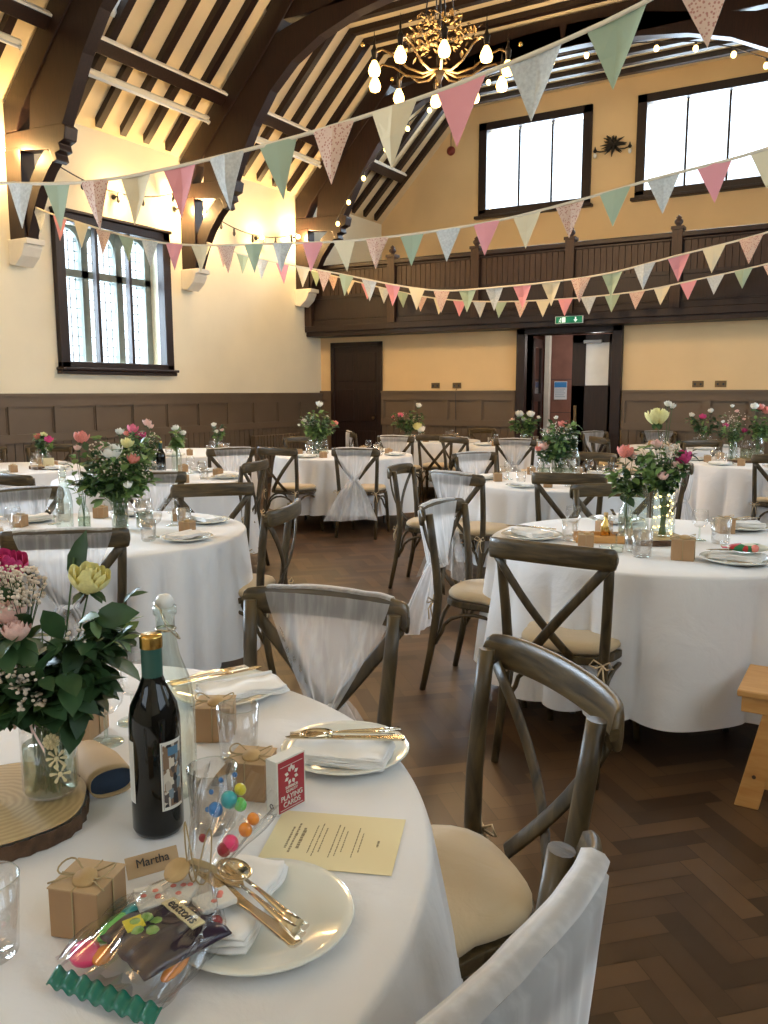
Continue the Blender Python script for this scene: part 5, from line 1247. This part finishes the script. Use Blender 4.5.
# menu card: long side runs away to the right
p0 = Vector((-.776, 1.045, 0)); p1 = Vector((-.621, 1.107, 0)); p3 = Vector((-.561, .958, 0))
ux = (p3 - p1).normalized(); uy = Vector((-ux.y, ux.x, 0)); LW = (p3 - p1).length; LH = .205
mc = (p1 + p3) / 2 - uy * (-LH / 2 if (Vector((-.7, .98, 0)) - p1).dot(uy) > 0 else LH / 2)
sg = 1 if (Vector((-.7, .98, 0)) - p1).dot(uy) > 0 else -1
t = thing('menu_card', 'cream printed menu card lying on the cloth right of the playing card box', 'menu card', (mc.x, mc.y, ZT)); X = ux; Y = -uy * sg
T = Matrix((X, Y, Vector((0, 0, 1)))).transposed().to_4x4()
MB().box(-LW / 2, LW / 2, -LH / 2, LH / 2, .0005, .0012, T).build('card', 'menu', t)
RT = tuple(-X) if X.cross(Y).z < 0 else tuple(X)
for s_, yy, body in ((.0085, -.070, 'Wedding Breakfast'), (.0085, -.058, 'Menu'), (.0062, -.038, 'Pea and mint soup with warm bread'), (.0062, -.026, 'Roast chicken with seasonal greens'), (.0062, -.006, 'Vegetable tart with herb salad'), (.0062, .006, 'New potatoes and carrots'), (.0062, .018, 'Lemon tart and cream'), (.0062, .040, 'Tea and coffee'), (.0062, .052, 'with mints')):
    pass
b = MB(); Q = random.Random(12)
for yy, wd, hh in ((-.072, .062, .0035), (-.064, .085, .0040), (-.054, .060, .0055), (-.034, .080, .0020), (-.026, .095, .0020), (-.018, .070, .0020), (.000, .095, .0020), (.008, .085, .0020), (.016, .060, .0020), (.034, .085, .0020), (.042, .055, .0020), (.068, .018, .004)):
    x = -wd / 2
    while x < wd / 2:
        l = Q.uniform(.003, .009); b.box(x, min(x + l, wd / 2), yy, yy + hh * Q.uniform(.7, 1), .0012, .0014, T); x += l + .0016
b.build('printed_lines', 'tanink', t)
# name card and tent
t = thing('name_card', 'small kraft name card with handwriting beside the big front favour box', 'name card', (-.862, .790, ZT), math.atan2(.821 - .737, -.80 + .865) + .15)
MB().box(-.038, .038, -.0006, .0006, 0, .030, Matrix.Rotation(radians(-38), 4, 'X')).build('card', 'kraftl', t)
text('Martha', .017, 'ink', t, (0, -.0022 + .0105, .0155), (1, 0, 0), (0, sin(radians(38)), cos(radians(38))), 'handwriting')
t = thing('folded_card', 'little folded kraft card standing like a tent behind the middle drinking glass', 'place card', (-.962, 1.045, ZT), .35)
MB().prism([(-.022, 0), (0, .032), (.022, 0), (.020, 0), (0, .029), (-.020, 0)], -.02, .02).build('card', 'kraftl', t); MB().prism([(-.019, 0), (0, .028), (.019, 0)], -.004, .004).build('painted_inner_shade', 'ink', t)  # black wedge stands in for the shade under the folded card
# bag of sweets in cellophane, tied at the neck
def sweet_bag():
    o = Vector((-.723, .676, ZT)); e = Vector((-.731, .754, ZT + .10)); d = Vector((e.x - o.x, e.y - o.y, 0)).normalized(); rz = math.atan2(d.y, d.x) - pi / 2
    t = thing('sweet_bag', 'clear cellophane bag of colourful sweets tied at the neck, lying by the front plate', 'sweet bag', tuple(o), rz)
    R = random.Random(6)
    def bag(u, v):
        a = 2 * pi * u; c, s = cos(a), sin(a)
        if v < .62: q = v / .62; w = .078 * (1 - .12 * q) * (1 - max(0, q - .72) / .28 * .78) ; h = .030 * sin(pi * min(1, .12 + q * .9)) + .006; y = -.10 + .175 * q; z = .026 + q * .010 + max(0, q - .7) * .10
        else: q = (v - .62) / .38; w = .017 + .052 * q**.8; h = .008 + .030 * q; y = .075 + .085 * q; z = .066 + .075 * q
        n = 2.4; rr = (abs(c)**n + abs(s)**n)**(-1 / n); wob = 1 + .06 * sin(9 * a + 14 * v) + .05 * sin(17 * a - 9 * v)
        return (rr * c * w * wob, y + .004 * sin(11 * a), z + rr * s * h * wob)
    MB().grid(bag, 60, 44, None, True).build('cellophane', 'cello', t)
    # crimped green lower hem
    MB().grid(lambda u, v: ((u - .5) * .155, -.10 - .018 * v, .010 + .003 * sin(50 * u) + .012 * (1 - v)), 60, 3).build('crimped_hem', M['teal'], t, 0, .002)
    # the big dark purple packet inside
    def pk(u, v): e = 1 - abs(2 * u - 1)**4; f = 1 - abs(2 * v - 1)**4; return ((u - .5) * .120, (v - .5) * .118, .034 + .012 * e * f + .0015 * sin(30 * u))
    T = Matrix.Translation((.012, -.018, .006)) @ Matrix.Rotation(radians(-20), 4, 'Z')
    MB().grid(pk, 20, 20, T).build('purple_packet', M['purple'], t, 0, .002)
    tx = Matrix.Rotation(radians(-20), 4, 'Z')
    b = MB(); b.prism([(-.034, .018), (.038, .018), (.038, .036), (-.034, .036)], .0465, .0485, 'z', T); b.build('name_panel', 'menu', t)
    c = T @ Vector((.002, .027, .0492)); text('eattons', .019, 'ink', t, c, tx @ Vector((1, 0, 0)), tx @ Vector((0, 1, 0)))
    b = MB()
    for k in range(5): a = 2 * pi * k / 5; b.ball((-.012 + .015 * cos(a), -.016 + .013 * sin(a), .046), .009, 8, T, (1, 1, .4))
    b.build('green_gummy_shapes', 'lime', t); b = MB(); b.prism([(-.035, -.035), (-.012, -.040), (-.008, -.018), (-.032, -.012)], .0462, .0482, 'z', T); b.build('yellow_patch', 'ylw', t)
    def sweet(name, m, x, y, z, r, sq): MB().ball((x, y, z), r, 12, None, sq).build(name, m, t)
    sweet('pink_sweet', 'hotp', -.055, -.078, .030, .020, (1, .9, .7)); sweet('green_sweet', 'limeb', -.052, -.032, .036, .022, (.55, 1.3, .6)); sweet('teal_sweet', 'tealb', -.048, -.002, .034, .022, (.8, 1, .7)); sweet('blue_sweet', 'bluec', -.030, .022, .036, .016, (1.2, .8, .8)); sweet('orange_sweet', 'orng', -.034, -.070, .030, .013, (.9, 1.3, .7)); sweet('orange_sweet', 'orng', .056, -.050, .028, .014, (.6, 1.8, .6)); sweet('navy_sweet', 'navy', .030, .040, .040, .015, (1, 1, .7)); sweet('maroon_sweet', 'cred', .055, .020, .036, .014, (.8, 1.4, .7))
    for (x, y, a) in ((-.010, .045, .3), (.040, .048, -.5), (-.038, .018, .9)):
        TT = Matrix.Translation((x, y, .050)) @ Matrix.Rotation(a, 4, 'Z'); MB().box(-.018, .018, -.024, .024, -.004, .004, TT).build('wrapped_chew', 'label', t, .002)
        g = MB()
        for k in range(4): g.ball((R.uniform(-.013, .013), R.uniform(-.018, .018), .004), .0042, 8, TT, (1, 1, .4))
        g.build('red_flower_print', 'coral', t)
    # paper star sweets at the top opening
    for k, (m, x, y, z, r) in enumerate((('bluec', -.012, .125, .125, .011), ('tealb', .004, .135, .138, .013), ('limeb', .018, .140, .132, .010), ('ylw', .012, .150, .148, .009), ('orng', .040, .120, .110, .010), ('orng', .046, .130, .122, .009), ('hotp', .026, .105, .095, .012), ('cred', .020, .098, .088, .010), ('cred', -.016, .10, .095, .006), ('bluec', -.030, .140, .140, .004), ('bluec', -.020, .150, .155, .004), ('bluec', .0, .155, .165, .004), ('bluec', -.028, .128, .120, .004))):
        sweet('bright_dot_sweet', m, x, y, z, r, (1, .8, 1))
    b = MB(); b.lathe([(.020, -.004), (.023, 0), (.020, .004)], 16, Matrix.Translation((0, .078, .070)) @ Matrix.Rotation(radians(-50), 4, 'X') @ Matrix.Diagonal((1, .7, 1, 1)))
    for s in (-1, 1): b.tube([(s * .022 * sin(pi * k / 14), .062 + .008 * sin(pi * k / 14), .080 + .035 * sin(2 * pi * k / 14 - .6) + .02 * sin(pi * k / 14)) for k in range(15)], .0011, 5)
    b.build('twine', 'twine', t)
    lathe_part([(.001, .004), (.017, .004), (.018, .002), (.017, 0), (.001, 0)], 'wooden_tag', 'log', t, 20, Matrix.Translation((-.026, .058, .068)) @ Matrix.Rotation(.5, 4, 'X'))
for nme, c in (('teal', (.008, .17, .12)), ('purple', (.016, .003, .024)), ('lime', (.20, .42, .08)), ('ylw', (.80, .72, .03)), ('hotp', (.90, .06, .20)), ('limeb', (.10, .60, .10)), ('tealb', (.04, .38, .42)), ('bluec', (.02, .18, .50)), ('orng', (.85, .28, .03))):
    M[nme] = mat(nme + '_foil', c, .3, coat=.15 if nme == 'purple' else .5)
sweet_bag()

# pine step stool at the right edge
t = thing('step_stool', 'varnished pine A-frame stool cut by the right edge of the picture', 'stool', (-.105, 3.16, 0), 0)
def slab(P_, y0, y1, name): MB().prism(P_, y0, y1, 'y').build(name, 'pine', t, .004)
MB().box(-.26, .24, -.17, .15, .405, .43).build('seat_board', 'pine', t, .005); MB().box(-.245, .225, -.16, .14, .35, .405).build('apron', 'pine', t, .003)
for y in (-.155, .115): 
    slab([(-.25, 0), (-.17, 0), (-.10, .38), (-.17, .38)], y, y + .028, 'leg'); slab([(.30, 0), (.22, 0), (.13, .38), (.20, .38)], y, y + .028, 'leg')
    slab([(-.20, .08), (.22, .08), (.20, .15), (-.185, .15)], y + .002, y + .02, 'stretcher')
b = MB()
for y in (-.158,):
    for x, z in ((-.19, .12), (-.14, .37)): b.ball((x, y, z), .007, 8)
b.build('screw_plug', 'bark', t)
for o in list(col.objects):
    if '_used' in o: del o['_used']
for o in list(col.objects):
    if o.parent is None and o.type == 'EMPTY' and o.get('label') == 'x':
        for c in kids(o):
            for g in kids(c): bpy.data.objects.remove(g)
            bpy.data.objects.remove(c)
        bpy.data.objects.remove(o)
